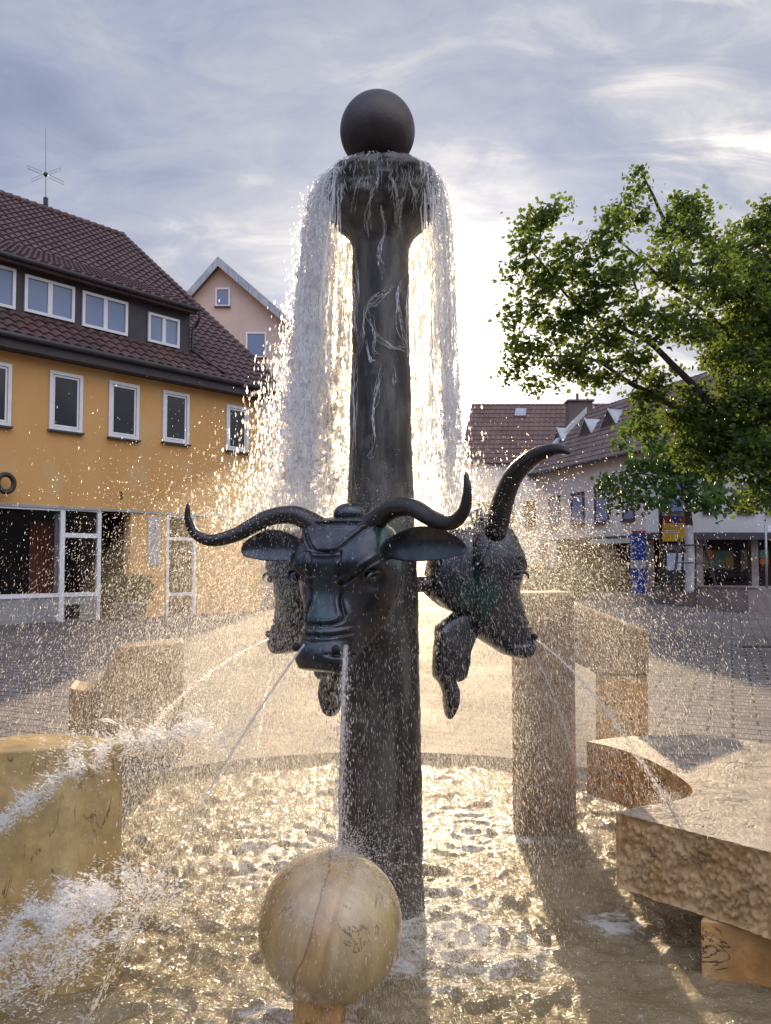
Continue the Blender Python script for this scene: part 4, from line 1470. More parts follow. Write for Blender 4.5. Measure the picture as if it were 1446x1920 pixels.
splash('a', [(-20, 1560), (20, 1530), (70, 1492), (130, 1448), (200, 1405), (290, 1378), (370, 1362), (430, 1392)], [2.62, 2.64, 2.68, 2.72, 2.78, 2.9, 3.0, 3.1],
       (.02, .05, .022), 11000, (-1.6, -.6, .5), (.0018, .0048), None)
splash('b', [(130, 1420), (210, 1392), (300, 1372), (390, 1362), (440, 1400)], [2.75, 2.8, 2.95, 3.05, 3.1], (.07, .06, .06), 9000, (-1.2, -.4, .6), (.0016, .0036), None)
splash('c', [(-30, 1800), (40, 1745), (110, 1705), (180, 1672), (250, 1650)], [2.35, 2.4, 2.45, 2.5, 2.6], (.05, .05, .035), 15000, (-1.8, -.5, .3), (.002, .005), None)
splash('d', [(-20, 1880), (60, 1820), (150, 1760), (230, 1720), (330, 1680)], [2.2, 2.25, 2.35, 2.45, 2.6], (.10, .06, .05), 11000, (-1.8, -.5, -.2), (.0018, .0042), None)


# ================================================================== THE ORANGE HOUSE
O1 = G(0, 1172)
AZ1 = R(42)
H1 = Frame(O1, (math.sin(AZ1), math.cos(AZ1)), (math.cos(AZ1), -math.sin(AZ1)))
S_END = H1.sz(492, 760)[0]
S_MIN = -9.0
Z_SHOP, Z_WALL = 2.92, 6.75
D_R, Z_R, Z_E, OH = -9.65, 15.03, 7.05, .45
SLOPE = (Z_R - Z_E) / (OH - D_R)


def tile_roof(o, origin, u, v, u_rng, vlen, tw=.30, course=.36, lift=.05, wave_h=.03, sub=6):
    """interlocking tiles as real relief: S-curved across, each course stepping over the one below"""
    origin, u, v = Vector(origin), Vector(u).normalized(), Vector(v).normalized()
    nrm = u.cross(v).normalized()
    if nrm.z < 0:
        nrm = -nrm
    nc = int(math.ceil(vlen / course))
    for j in range(nc):
        v0, v1 = j * course, min(vlen, (j + 1) * course)
        a0, a1 = u_rng(v0) if callable(u_rng) else u_rng
        k = max(2, int(round((a1 - a0) / tw * sub)))
        rows = [[], [], []]
        jit = [mnoise.noise(Vector((j * 3.1, i * .37, 0))) for i in range(k + 1)]
        for i in range(k + 1):
            uu = a0 + (a1 - a0) * i / k
            ph = 2 * PI * uu / tw
            h = wave_h * (math.sin(ph) + .35 * math.sin(2 * ph + .7)) + .006 * jit[i]
            p = origin + u * uu
            rows[0].append(p + v * (v0 - .02) + nrm * (h - .02))
            rows[1].append(p + v * (v0 - .02) + nrm * (h + lift))
            rows[2].append(p + v * v1 + nrm * (h + .004))
        b = len(o.v)
        for r_ in rows:
            o.v += [tuple(q) for q in r_]
        m = k + 1
        for i in range(k):
            o.f.append([b + i, b + i + 1, b + m + i + 1, b + m + i])
            o.f.append([b + m + i, b + m + i + 1, b + 2 * m + i + 1, b + 2 * m + i])
    return o


house = empty('orange_house', H1.pt(0, 0, 0), 'orange rendered house with brown tiled roof, long dormer and shop below', 'house')
o = MB()
o.fbox(H1, S_MIN, S_END, -.35, 0, Z_SHOP, Z_WALL + .25)
sa, _ = H1.sz(245, 1000)
sb, _ = H1.sz(311, 1000)
sc_, _ = H1.sz(371, 1000)
o.fbox(H1, sa, sb, -.34, -.004, 0, Z_SHOP)
o.fbox(H1, sc_, S_END, -.34, -.004, 0, Z_SHOP)
gab = [H1.pt(S_END, d, z) for d, z in ((-.35, 0), (-.35, 7.0), (0, 7.0), (D_R, Z_R - .25), (2 * D_R, 7.0), (2 * D_R, 0))]
gab = [H1.pt(S_END, d, z) for d, z in ((-.352, 0), (-.352, 7.1), (D_R, Z_R - .25), (2 * D_R, 7.0), (2 * D_R, 0))]
o.extrude(gab, tuple(H1.a * -.3))
o.build('wall', M['orange_wall'], house)

# roof: the slope towards the square, and a plain one behind
roof = MB()
vv = (H1.n * -(OH - D_R) + Vector((0, 0, Z_R - Z_E))).normalized()
vl = math.hypot(OH - D_R, Z_R - Z_E)
tile_roof(roof, H1.pt(0, OH, Z_E), H1.a, vv, lambda q: (S_MIN, 8.62 - .30 * q / vl), vl, .30, .37, .055, .032)
ro = roof.build('roof', M['tiles'], house)
u_ = MB()
u_.add([H1.pt(S_MIN, D_R, Z_R), H1.pt(8.3, D_R, Z_R), H1.pt(8.5, 2 * D_R - OH, Z_E), H1.pt(S_MIN, 2 * D_R - OH, Z_E)], [(0, 1, 2, 3)])
u_.add([H1.pt(S_MIN, OH - .05, Z_E - .10), H1.pt(8.45, OH - .05, Z_E - .10), H1.pt(8.2, D_R, Z_R - .10), H1.pt(S_MIN, D_R, Z_R - .10)], [(0, 1, 2, 3)])
u_.build('roof_back', M['tiles'], ro)
rt = MB()
for i in range(58):
    s0 = S_MIN + i * .30
    if s0 > 8.2:
        break
    rt.tube([H1.pt(s0, D_R, Z_R - .02), H1.pt(s0 + .31, D_R, Z_R + .015)], [.12, .135], 10)
rt.build('ridge_tiles', M['tiles'], ro, True)
vg = MB()
k = 36
for i in range(k):
    f0, f1 = i / k, (i + 1) / k
    a_ = H1.pt(8.60 - .30 * f0, OH + (D_R - OH) * f0, Z_E + (Z_R - Z_E) * f0 + .07)
    b_ = H1.pt(8.60 - .30 * f1, OH + (D_R - OH) * f1, Z_E + (Z_R - Z_E) * f1 + .03)
    vg.tube([a_, b_], [.10, .085], 8)
vg.build('verge_tiles', M['tiles'], ro, True)
# eaves: boarded box, gutter
g_ = MB().fbox(H1, S_MIN, S_END + .15, .003, OH - .02, Z_WALL - .07, Z_E - .09)
g_.build('eaves_board', M['dark_clad'], house)
MB().tube([H1.pt(S_MIN, OH + .07, Z_E - .08), H1.pt(S_END + .3, OH + .07, Z_E - .08)], .075, 12).build('gutter', M['gutter'], house, True)

# dormer
DD = -.60
ds1 = H1.sz(356, 620, DD)[0]
zf0, zf1 = H1.sz(0, 464, -.25)[1], H1.sz(374, 586, -.25)[1]
ZD = (zf0 + zf1) / 2
ds_o = H1.sz(374, 586, -.25)[0]
dorm = MB()
zb = Z_E + (OH - DD) * SLOPE
dj = -5.0
zj = Z_E + (OH - dj) * SLOPE
side = [(DD, zb - .05), (DD, ZD - .02), (dj, zj - .12)]
dorm.extrude([H1.pt(S_MIN, d, z) for d, z in side], tuple(H1.a * (ds1 - S_MIN)))
dob = dorm.build('dormer', M['dark_clad'], house)
dr = MB()
v2 = (H1.n * (dj + .25) + Vector((0, 0, zj - ZD)))
tile_roof(dr, H1.pt(0, -.25, ZD + .03), H1.a, v2.normalized(), (S_MIN, ds_o), v2.length + .1, .30, .37, .055, .032)
dr.extrude([H1.pt(S_MIN, d, z) for d, z in ((-.28, ZD - .16), (-.28, ZD), (dj, zj - .02), (dj, zj - .14), (-.58, ZD - .12))], tuple(H1.a * (ds_o - .05 - S_MIN)))
dr.build('dormer_roof', M['tiles'], dob)
MB().tube([H1.pt(S_MIN, -.20, ZD - .04), H1.pt(ds_o + .02, -.20, ZD - .04)], .06, 10).build('dormer_gutter', M['gutter'], dob, True)
MB().tube([Vector(q) for q in catmull([H1.pt(ds_o - .02, -.20, ZD - .05), H1.pt(ds_o - .02, -.22, ZD - .30), H1.pt(ds1 + .12, -.45, ZD - .48), H1.pt(ds1 + .06, DD + .07, ZD - .62), H1.pt(ds1 + .06, DD + .07, zb + .05)], 24)], .04, 10).build('downpipe', M['gutter'], dob, True)
MB().tube([H1.pt(ds1 + .1, DD + .02, zb + .1), H1.pt(ds1 + .35, -.05, Z_E + (OH + .05) * SLOPE + .12), H1.pt(ds1 + .75, OH - .1, Z_E + .14)], .035, 8).build('flashing', M['gutter'], dob, True)


def window(F, parent, s0, s1, z0, z1, d=0.0, bars=1, fw=.07, out=.05, steps=True, glass_m='glass', frame_m='white_frame', sill=True, name='window'):
    """a frame standing proud of the wall with its panes set back in it"""
    f = MB()
    f.fbox(F, s0, s0 + fw, d - .06, d + out, z0, z1)
    f.fbox(F, s1 - fw, s1, d - .06, d + out, z0, z1)
    f.fbox(F, s0 + fw, s1 - fw, d - .06, d + out, z1 - fw, z1)
    f.fbox(F, s0 + fw, s1 - fw, d - .06, d + out, z0, z0 + fw)
    if steps:
        q = fw * .55
        a0, a1, b0_, b1_ = s0 + fw + .012, s1 - fw - .012, z0 + fw + .012, z1 - fw - .012
        f.fbox(F, a0, a0 + q, d - .06, d + out * .5, b0_, b1_)
        f.fbox(F, a1 - q, a1, d - .06, d + out * .5, b0_, b1_)
        f.fbox(F, a0 + q, a1 - q, d - .06, d + out * .5, b1_ - q, b1_)
        f.fbox(F, a0 + q, a1 - q, d - .06, d + out * .5, b0_, b0_ + q)
    for i in range(1, bars):
        m_ = s0 + (s1 - s0) * i / bars
        f.fbox(F, m_ - fw * .8, m_ + fw * .8, d - .06, d + out * .8, z0 + fw, z1 - fw)
    ob = f.build(name, M[frame_m], parent)
    MB().fbox(F, s0 + fw * .5, s1 - fw * .5, d + .004, d + .012, z0 + fw * .5, z1 - fw * .5).build('pane', M[glass_m], ob)
    if sill:
        MB().fbox(F, s0 - .03, s1 + .03, d - .02, d + out + .07, z0 - .05, z0 - .003).build('sill', M['gutter'], ob)
    return ob


for (x0, yt, yb, x1) in ((-62, 668, 790, 20), (93, 694, 805, 154), (204, 713, 819, 260), (305, 731, 828, 354), (424, 758, 844, 465)):
    s0, z1 = H1.sz(x0, yt)
    _, z0 = H1.sz(x0, yb)
    s1, _ = H1.sz(x1, 760)
    window(H1, house, s0, s1, z0, z1, 0, 1, .085)
for (x0, yt, yb, x1) in ((-72, 478, 566, 28), (46, 514, 584, 139), (154, 545, 615, 239), (277, 585, 646, 336)):
    s0, z1 = H1.sz(x0, yt, DD)
    _, z0 = H1.sz(x0, yb, DD)
    s1, _ = H1.sz(x1, 560, DD)
    window(H1, dob, s0, s1, max(z0, zb + .06), min(z1, ZD - .14), DD, 2, .075, .06, False, 'glass_sky', sill=False)

# the shop at street level
s118, s187 = H1.sz(118, 1000)[0], H1.sz(187, 1000)[0]
shop = MB()
shop.fbox(H1, S_MIN, s118 - .06, -.30, -.02, 0, .62)
shop.fbox(H1, s118 + .06, s187 - .05, -.30, -.02, 0, .62)
shop.build('plinth', M['plinth'], house)
fr_ = MB()
for (c, w_, z0) in ((s118, .06, 0), (s187, .05, 0)):
    fr_.fbox(H1, c - w_, c + w_, -.12, .0, z0, Z_SHOP - .003)
fr_.fbox(H1, S_MIN, s118 - .063, -.12, .003, .623, .73)
fr_.fbox(H1, s118 + .063, s187 - .053, -.12, -.003, .623, .73)
zt_ = H1.sz(150, 1004)[1]
fr_.fbox(H1, s118 + .063, s187 - .053, -.12, -.003, zt_ - .06, zt_ + .06)
fr_.fbox(H1, S_MIN, s118 - .063, -.12, -.003, Z_SHOP - .09, Z_SHOP - .003)
fr_.fbox(H1, s118 + .063, s187 - .053, -.12, -.006, Z_SHOP - .07, Z_SHOP - .003)
sf = fr_.build('shop_front', M['white_frame'], house)
pn = MB().fbox(H1, S_MIN, s118 - .05, -.07, -.06, .70, Z_SHOP - .06)
pn.fbox(H1, s118 + .05, s187 - .04, -.072, -.062, .70, zt_ - .03)
pn.fbox(H1, s118 + .05, s187 - .04, -.072, -.062, zt_ + .03, Z_SHOP - .05)
pn.build('shop_pane', M['shop_glass'], sf)
MB().fbox(H1, s118 + .10, s118 + .48, -.018, .004, .06, .42).build('vent_grille', M['dark'], house)
MB().fbox(H1, S_MIN, S_END - .3, .002, .03, Z_SHOP - .035, Z_SHOP + .03).build('drip_strip', M['zinc'], house)
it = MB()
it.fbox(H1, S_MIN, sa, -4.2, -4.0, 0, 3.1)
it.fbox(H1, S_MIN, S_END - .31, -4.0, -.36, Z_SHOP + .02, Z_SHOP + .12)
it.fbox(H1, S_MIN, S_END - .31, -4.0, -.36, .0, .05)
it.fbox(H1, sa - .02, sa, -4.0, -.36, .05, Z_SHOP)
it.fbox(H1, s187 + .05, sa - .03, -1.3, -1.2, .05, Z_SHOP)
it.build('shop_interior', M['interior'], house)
c0, c1 = H1.sz(55, 1050, -.9)[0], H1.sz(99, 1050, -.9)[0]
cv = [(c0 + (c1 - c0) * i / 30, -.9 + .04 * math.sin(i * 1.3)) for i in range(31)]
cu = MB()
for i in range(30):
    cu.add([H1.pt(cv[i][0], cv[i][1], .3), H1.pt(cv[i + 1][0], cv[i + 1][1], .3), H1.pt(cv[i + 1][0], cv[i + 1][1], 2.6), H1.pt(cv[i][0], cv[i][1], 2.6)], [(0, 1, 2, 3)])
cu.build('curtain', M['curtain'], house)
pbx = H1.sz(102, 1050, -.25)[0]
MB().fbox(H1, pbx, pbx + .22, -.28, -.22, .75, Z_SHOP - .12).build('display_panel', M['pale_board'], house)
s0, z1 = H1.sz(277, 968)
s1, z0 = H1.sz(300, 1060)
MB().fbox(H1, s0, s1, -.002, .02, z0, z1).build('wall_poster', M['poster_grey'], house)
d2 = MB()
for c in (H1.sz(315, 1050)[0], H1.sz(366, 1050)[0]):
    d2.fbox(H1, c - .045, c + .045, -.12, -.01, 0, Z_SHOP - .003)
q0, q1 = H1.sz(315, 1050)[0] + .048, H1.sz(366, 1050)[0] - .048
for z in (.55, 2.15, 2.82):
    d2.fbox(H1, q0, q1, -.11, -.015, z, z + .09)
dd2 = d2.build('shop_door', M['white_frame'], house)
MB().fbox(H1, q0, q1, -.07, -.06, .05, 2.85).build('pane', M['shop_glass'], dd2)
sp, zp = H1.sz(227, 930)
text_part('3', .30, M['black_metal'], house, H1.pt(sp, .012, zp), H1.a, (0, 0, 1), 'house_number')

# ring shaped bracket on the wall
sp, zp = H1.sz(11, 906, .3)
o = MB()
rg = [H1.pt(sp + .19 * math.cos(t), .30, zp + .21 * math.sin(t)) for t in np.linspace(0, 2 * PI, 33)]
o.tube(rg, .062, 10)
o.fbox(H1, sp - .5, sp - .15, .02, .34, zp - .16, zp + .17)
br = o.build('wall_bracket', M['black_metal'], None, False, loc=rg[0])
tag(br, 'black ring shaped sign bracket on the orange wall above the shop', 'bracket')

# antenna on the ridge
sr = 0
best = min(((abs((lambda q: q)(0)), 0),))
for i in range(400):
    s_ = -2 + i * .02
    p_ = H1.pt(s_, D_R, Z_R)
    v_ = p_ - Vector((0, 0, CAM_H))
    px_ = CX + FPX * v_.x / (v_.y * math.cos(PITCH) + v_.z * math.sin(PITCH))
    if px_ >= 86:
        sr = s_
        break
base_ = H1.pt(sr, D_R, Z_R)
Ya = base_.y
ta = empty('roof_antenna', base_, 'thin roof antenna with crossed dipoles on the brown tiled ridge', 'antenna')
MB().tube([base_ - Vector((0, 0, .1)), P(86, 378, Ya)], .045, 8).tube([P(86, 380, Ya), P(86, 240, Ya)], [.022, .012], 6).build('mast', M['grey_metal'], ta)
MB().tube([P(86, 385, Ya), P(86, 371, Ya)], .09, 10).build('clamp', M['black_metal'], ta)
hub = P(86, 327, Ya)
MB().ball(hub, .09, 12, 8).build('hub', M['black_metal'], ta, True)
for (x, y, dy) in ((52, 313, -.5), (120, 344, .5), (114, 317, .6), (60, 338, -.6)):
    e = P(x, y, Ya + dy)
    dr_ = (e - hub).normalized()
    st_ = hub + dr_ * .14
    off = Vector((0, 0, .055))
    MB().tube([st_ + off, e + off, e - off, st_ - off], .011, 5).build('dipole', M['grey_metal'], ta)

# planted tub in front of the shop
def leaf_cloud(name, cen, nrm_up, size, mat, parent=None, fold=.25, loc=None, droop=.0):
    """many single leaves, each two facets folded along the midrib"""
    n = len(cen)
    ax = rng.normal(0, 1, (n, 3))
    ax[:, 2] = ax[:, 2] * .5 - droop
    ax /= np.linalg.norm(ax, axis=1, keepdims=True)
    up = rng.normal(0, 1, (n, 3)) * (1 - nrm_up) + np.array([0, 0, 1.]) * nrm_up
    sd = np.cross(ax, up)
    sd /= np.maximum(np.linalg.norm(sd, axis=1, keepdims=True), 1e-6)
    nn = np.cross(sd, ax)
    L = size * (.65 + .7 * rng.random(n))[:, None]
    W = L * .42
    cen = np.asarray(cen)
    V = np.zeros((n, 6, 3))
    V[:, 0] = cen - ax * L * .5
    V[:, 3] = cen + ax * L * .5
    V[:, 1] = cen - ax * L * .12 + sd * W + nn * W * fold
    V[:, 2] = cen + ax * L * .22 + sd * W * .75 + nn * W * fold
    V[:, 5] = cen - ax * L * .12 - sd * W + nn * W * fold
    V[:, 4] = cen + ax * L * .22 - sd * W * .75 + nn * W * fold
    f = np.array([(0, 1, 2, 3), (0, 3, 4, 5)])
    F = (np.arange(n)[:, None, None] * 6 + f[None]).reshape(-1, 4)
    return np_mesh(name, V.reshape(-1, 3), F, mat, parent, False, loc)


def shrub(label, x, y, z, r, h, mat, n, group=None, tub=None):
    t = empty('shrub', (x, y, z), label, 'shrub', group)
    zb_ = z
    if tub:
        MB().lathe((x, y), [(r * .55, z), (r * .7, z + tub * .9), (r * .74, z + tub * .9), (r * .74, z + tub), (r * .6, z + tub), (r * .6, z + tub - .04), (.02, z + tub - .04)], 28).build('tub', M['plinth'], t, True)
        zb_ = z + tub - .04
    st_ = MB()
    for i in range(9):
        a_ = i * .7
        st_.tube([(x, y, zb_), (x + .3 * r * math.cos(a_), y + .3 * r * math.sin(a_), zb_ + h * .4), (x + .7 * r * math.cos(a_), y + .7 * r * math.sin(a_), zb_ + h * .75)], [.02, .014, .005], 5)
    st_.build('stem', M['bark'], t)
    q = rng.normal(0, 1, (n, 3))
    q /= np.linalg.norm(q, axis=1, keepdims=True)
    q *= (rng.random(n)[:, None] ** .45)
    lump = np.array([1 + .35 * mnoise.noise(Vector((a[0] * 2.2, a[1] * 2.2, a[2] * 2.2 + x))) for a in q])
    c = np.stack([x + q[:, 0] * r * lump, y + q[:, 1] * r * lump, zb_ + h * .5 + q[:, 2] * h * .52 * lump], -1)
    leaf_cloud('foliage', c, .35, .09, mat, t)
    return t


gp = G(244, 1165)
shrub('dark planted shrub in a grey tub beside the shop door of the orange house', gp.x, gp.y, 0, .62, .75, M['leaf'], 1500, tub=.5)

# ================================================================== THE PINK HOUSE BEHIND
YP = 37.0
pk, le, re_ = P(412, 488, YP), P(352, 556, YP), P(549, 606, YP)
ph = empty('pink_house', (pk.x, YP, 0), 'pale pink gabled house rising behind the orange house', 'house')
HP = Frame((0, YP), (1, 0), (0, -1))
wl = le.lerp(pk, -.35)
o = MB()
gp_ = [(wl.x, 0), (wl.x, wl.z - .25), (pk.x, pk.z - .30), (re_.x - .15, re_.z - .25), (re_.x - .15, 0)]
o.extrude([(x, YP, z) for x, z in gp_], (1.5, 11, 0))
o.build('wall', M['pink_wall'], ph)
rf = MB()
for (a_, b_) in ((wl, pk), (pk, re_ + (re_ - pk) * .12)):
    dn = Vector((0, 0, -.32))
    rf.extrude([a_ + Vector((0, -.35, 0)), b_ + Vector((0, -.35, 0)), b_ + Vector((0, -.35, 0)) + dn, a_ + Vector((0, -.35, 0)) + dn], (1.6, 11.8, 0))
prf = rf.build('roof', M['tiles_grey'], ph)
vb = MB()
for (a_, b_) in ((wl, pk), (pk, re_ + (re_ - pk) * .12)):
    n_ = 8
    for i in range(n_):
        p0, p1 = a_.lerp(b_, i / n_), a_.lerp(b_, (i + .97) / n_)
        vb.extrude([p0 + Vector((0, -.36, .04)), p1 + Vector((0, -.36, .04)), p1 + Vector((0, -.36, -.42)), p0 + Vector((0, -.36, -.42))], (0, -.03, 0))
vb.build('verge_sheet', M['zinc'], prf)
for (x0, x1, yt, yb) in ((404, 432, 540, 575), (461, 500, 623, 671)):
    a_, b_ = P(x0, yb, YP), P(x1, yt, YP)
    window(HP, ph, a_.x, b_.x, a_.z, b_.z, 0, 1, .08, .05, False, 'glass_sky')

# ================================================================== BUILDINGS ON THE RIGHT
K = Vector(((1212 - CX) / FPX * 31, 31, 0))
a2 = Vector((.322, -.947, 0)).normalized()
L2 = K - a2 * 8.7
H2 = Frame(L2, a2, (-.947, -.322))
LEN2 = 8.7
ZE2 = 6.0
wb = empty('white_house', (K.x, K.y, 0), 'white corner house with grey brown roof and shop windows beyond the trees', 'house')
H3 = Frame((K.x, K.y), (1, 0), (0, -1))
W3 = 18.0
o = MB()
o.prism([tuple(H2.pt(0, 0, 0))[:2], tuple(H2.pt(LEN2, 0, 0))[:2], tuple(H3.pt(.004, 0, 0))[:2], tuple(H3.pt(W3, 0, 0))[:2], tuple(H3.pt(W3, -8, 0))[:2], tuple(H2.pt(0, -6.6, 0))[:2]], 2.62, ZE2 + .05)
o.build('wall', M['white_wall'], wb)
o = MB()
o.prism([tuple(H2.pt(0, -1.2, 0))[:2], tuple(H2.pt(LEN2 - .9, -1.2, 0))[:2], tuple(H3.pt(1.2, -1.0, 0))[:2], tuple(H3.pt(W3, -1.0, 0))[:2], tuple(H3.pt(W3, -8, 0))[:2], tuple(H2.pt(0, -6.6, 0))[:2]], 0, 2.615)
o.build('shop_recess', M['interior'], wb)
# roofs
rr_ = MB()
rise, back_ = 3.55, 3.3
vv = (H2.n * -(back_ + .35) + Vector((0, 0, rise)))
tile_roof(rr_, H2.pt(0, .35, ZE2 - .02), H2.a, vv.normalized(), (.05, LEN2 + 3.0), vv.length, .30, .42, .035, .018, 4)
vv3 = (H3.n * -(4.0 + .35) + Vector((0, 0, 3.4)))
tile_roof(rr_, H3.pt(0, .35, ZE2 - .02), H3.a, vv3.normalized(), lambda q: (q * .55 + .2, W3), vv3.length, .30, .42, .035, .018, 4)
r2 = rr_.build('roof', M['tiles_grey'], wb)
o = MB()
o.add([H2.pt(0, -back_, ZE2 + rise - .02), H2.pt(LEN2 + 3, -back_, ZE2 + rise - .02), H2.pt(LEN2 + 3, -6.9, ZE2), H2.pt(0, -6.9, ZE2)], [(0, 1, 2, 3)])
o.add([H3.pt(3, -4, ZE2 + 3.38), H3.pt(W3, -4, ZE2 + 3.38), H3.pt(W3, -8.3, ZE2), H3.pt(3, -8.3, ZE2)], [(0, 1, 2, 3)])
o.build('roof_back', M['tiles_grey'], r2)
# white gable parapet on the far end
pr = [(.40, ZE2 - .3), (.40, ZE2 + .12), (-back_, ZE2 + rise + .38), (-6.7, ZE2 + .2), (-6.7, ZE2 - .3)]
o = MB().extrude([H2.pt(-.28, d, z) for d, z in pr], tuple(H2.a * .30))
o.build('gable_parapet', M['white_wall'], wb)
o = MB()
for (x, y) in ((1089, 757),):
    pc = P(x, y, 40.2)
    o.box((pc.x - .62, pc.y, pc.z - 1.2), (pc.x + .62, pc.y + .7, pc.z + .12))
    o.box((pc.x - .70, pc.y - .08, pc.z + .123), (pc.x + .70, pc.y + .78, pc.z + .22))
    o.tube([(pc.x - .1, pc.y + .3, pc.z + .22), (pc.x - .1, pc.y + .3, pc.z + .6)], .07, 8)
o.build('chimney', M['tiles_grey'], r2)
# triangular dormer windows on the left roof
n_roof = H2.a.cross(vv.normalized())
if n_roof.z < 0:
    n_roof = -n_roof
ro_ = H2.pt(0, .35, ZE2)
for (xa, ya, w_) in ((1106, 806, 1.15), (1150, 789, 1.3), (1054, 822, 1.0)):
    q = hit(xa, ya, ro_, n_roof)
    s_ = (q - H2.o).dot(H2.a)
    f_ = (.35 - (q - H2.o).dot(H2.n)) / (back_ + .35)
    d_ = .35 - (back_ + .35) * f_
    zq = ZE2 + rise * f_
    hh, fo = .80, .6
    dm = MB()
    A, B, T = H2.pt(s_ - w_ / 2, d_ + fo * .45, zq - fo * .44), H2.pt(s_ + w_ / 2, d_ + fo * .45, zq - fo * .44), H2.pt(s_, d_ + fo * .45, zq - fo * .44 + hh)
    Bk = H2.pt(s_, d_ - .62, zq - fo * .44 + hh + .02)
    dm.add([A, B, T, Bk, H2.pt(s_ - w_ / 2, d_ - .2, zq + .12), H2.pt(s_ + w_ / 2, d_ - .2, zq + .12)], [(0, 2, 3, 4), (1, 5, 3, 2)])
    dm.tube([A, T, B], .06, 6)
    dq = dm.build('roof_dormer', M['zinc'], r2)
    MB().add([A, B, T], [(0, 1, 2)]).build('pane', M['glass'], dq)
MB().tube([H2.pt(0, .42, ZE2 - .04), H2.pt(LEN2 - .1, .42, ZE2 - .04), H3.pt(.1, .42, ZE2 - .04), H3.pt(W3, .42, ZE2 - .04)], .07, 8).build('gutter', M['gutter'], wb, True)
for (x0, x1, yt, yb, F_) in ((1030, 1051, 918, 975, H2), (1072, 1096, 912, 977, H2), (1116, 1142, 902, 973, H2), (1168, 1190, 893, 970, H2), (1245, 1290, 884, 962, H3), (1318, 1345, 884, 962, H3), (1383, 1413, 898, 962, H3), (1436, 1470, 898, 962, H3)):
    s0, z0 = F_.sz(x0, yb)
    s1, z1 = F_.sz(x1, yt)
    if F_ is H2:
        z0, z1 = 3.25, 4.75
    window(F_, wb, s0, s1, z0, z1, 0, 1, .09, .05, False, 'green_glass' if 'green_glass' in M else 'glass_sky', 'dark_clad')
# shop band, pillars and displays
o = MB()
o.fbox(H3, 0, W3, .003, .45, 2.42, 2.70)
o.fbox(H2, 3.0, LEN2, .003, .35, 2.42, 2.62)
o.build('canopy', M['dark_clad'], wb)
o = MB()
for x in (1221, 1313, 1417, 1500):
    s0, _ = H3.sz(x, 1050)
    MB().fbox(H3, s0 - .14, s0 + .14, -.4, -.05, 0, 2.42).build('shop_pillar', M['concrete'], wb)
for s0 in (.3, 3.1, 5.8):
    MB().fbox(H2, s0 - .14, s0 + .14, -.4, -.05, 0, 2.42).build('shop_pillar', M['concrete'], wb)
e0, e1 = H2.sz(1128, 1015)[0], LEN2
MB().fbox(H2, e0, e1 - .1, .36, .6, 2.30, 2.50).build('awning', M['pale_board'], wb)
HS = Frame((K.x, K.y + .9), (1, 0), (0, -1))


def panel(x0, y0, x1, y1, mat, d, nm='window_display', par=None):
    s0, z0 = HS.sz(x0, y1, d)
    s1, z1 = HS.sz(x1, y0, d)
    return MB().fbox(HS, s0, s1, d - .02, d, z0, z1).build(nm, M[mat], par or wb)


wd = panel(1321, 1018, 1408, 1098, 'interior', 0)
panel(1320, 1032, 1376, 1072, 'sand_print', .03, 'poster_panel', wd)
panel(1341, 1034, 1352, 1062, 'green_print', .055, 'poster_panel', wd)
panel(1354, 1032, 1368, 1050, 'green_print', .055, 'poster_panel', wd)
panel(1361, 1043, 1374, 1062, 'yellow', .07, 'poster_panel', wd)
panel(1390, 1030, 1404, 1085, 'sand_print', .05, 'poster_panel', wd)
s_, z_ = HS.sz(1333, 1040, .06)
MB().tube([HS.pt(s_, .05, z_), HS.pt(s_, .065, z_)], .21, 24).build('poster_disc', M['orange_print'], wd)
mq = MB()
for i in range(16):
    s_, z_ = HS.sz(1322 + i * 5.2, 1072 + (i * 7) % 11, .2)
    mq.ball(HS.pt(s_, .15, z_), (.09 + .02 * (i % 3), .08, .12 + .05 * (i % 4)), 10, 8)
mq.build('shop_goods', M['dark'], wd, True)
wd2 = panel(1426, 1018, 1500, 1098, 'interior', 0)
panel(1424, 1031, 1441, 1046, 'green_print', .05, 'poster_panel', wd2)
panel(1425, 1047, 1441, 1058, 'orange_print', .05, 'poster_panel', wd2)
MB().fbox(HS, HS.sz(1320, 1050)[0], HS.sz(1410, 1050)[0], .80, .81, .2, 2.4).build('shop_pane', M['shop_glass'], wd)

# the red roofed house farther back
YB = 49.0
rl, rr2 = P(885, 757, YB), P(1110, 763, YB)
el = P(860, 868, YB - 4.2)
bh = empty('brown_roof_house', (rl.x, YB, 0), 'plain house with a large red brown roof at the back of the square', 'house')
o = MB()
yb0, yb1 = YB - 4.0, YB + 4.0
gx = el.x + .25
o.extrude([(gx, yb0, 0), (gx, yb0, el.z), (rl.x + .1, YB, rl.z - .3), (gx + 2.2, yb1, el.z), (gx + 2.2, yb1, 0)], (11, 0, 0))
o.build('wall', M['white_wall'], bh)
o = MB()
vb_ = Vector((rl.x - el.x, 4.2, rl.z - el.z))
tile_roof(o, (el.x, YB - 4.2, el.z), (1, 0, 0), vb_.normalized(), (0, 12.5), vb_.length, .32, .46, .04, .02, 4)
o.add([(rl.x, YB, rl.z), (rl.x + 12, YB, rl.z), (rl.x + 14, YB + 4.4, el.z), (rl.x + 2, YB + 4.4, el.z)], [(0, 1, 2, 3)])
rb = o.build('roof', M['tiles_red'], bh)
nb = Vector((1, 0, 0)).cross(vb_.normalized())
q = hit(976, 775, Vector((el.x, YB - 4.2, el.z)), nb)
MB().hexa([q + Vector((sx * .35, 0, 0)) + vb_.normalized() * sv_ + nb * h_ for h_ in (0, .12) for (sx, sv_) in ((-1, -.4), (1, -.4), (1, .4), (-1, .4))]).build('skylight', M['zinc'], rb)
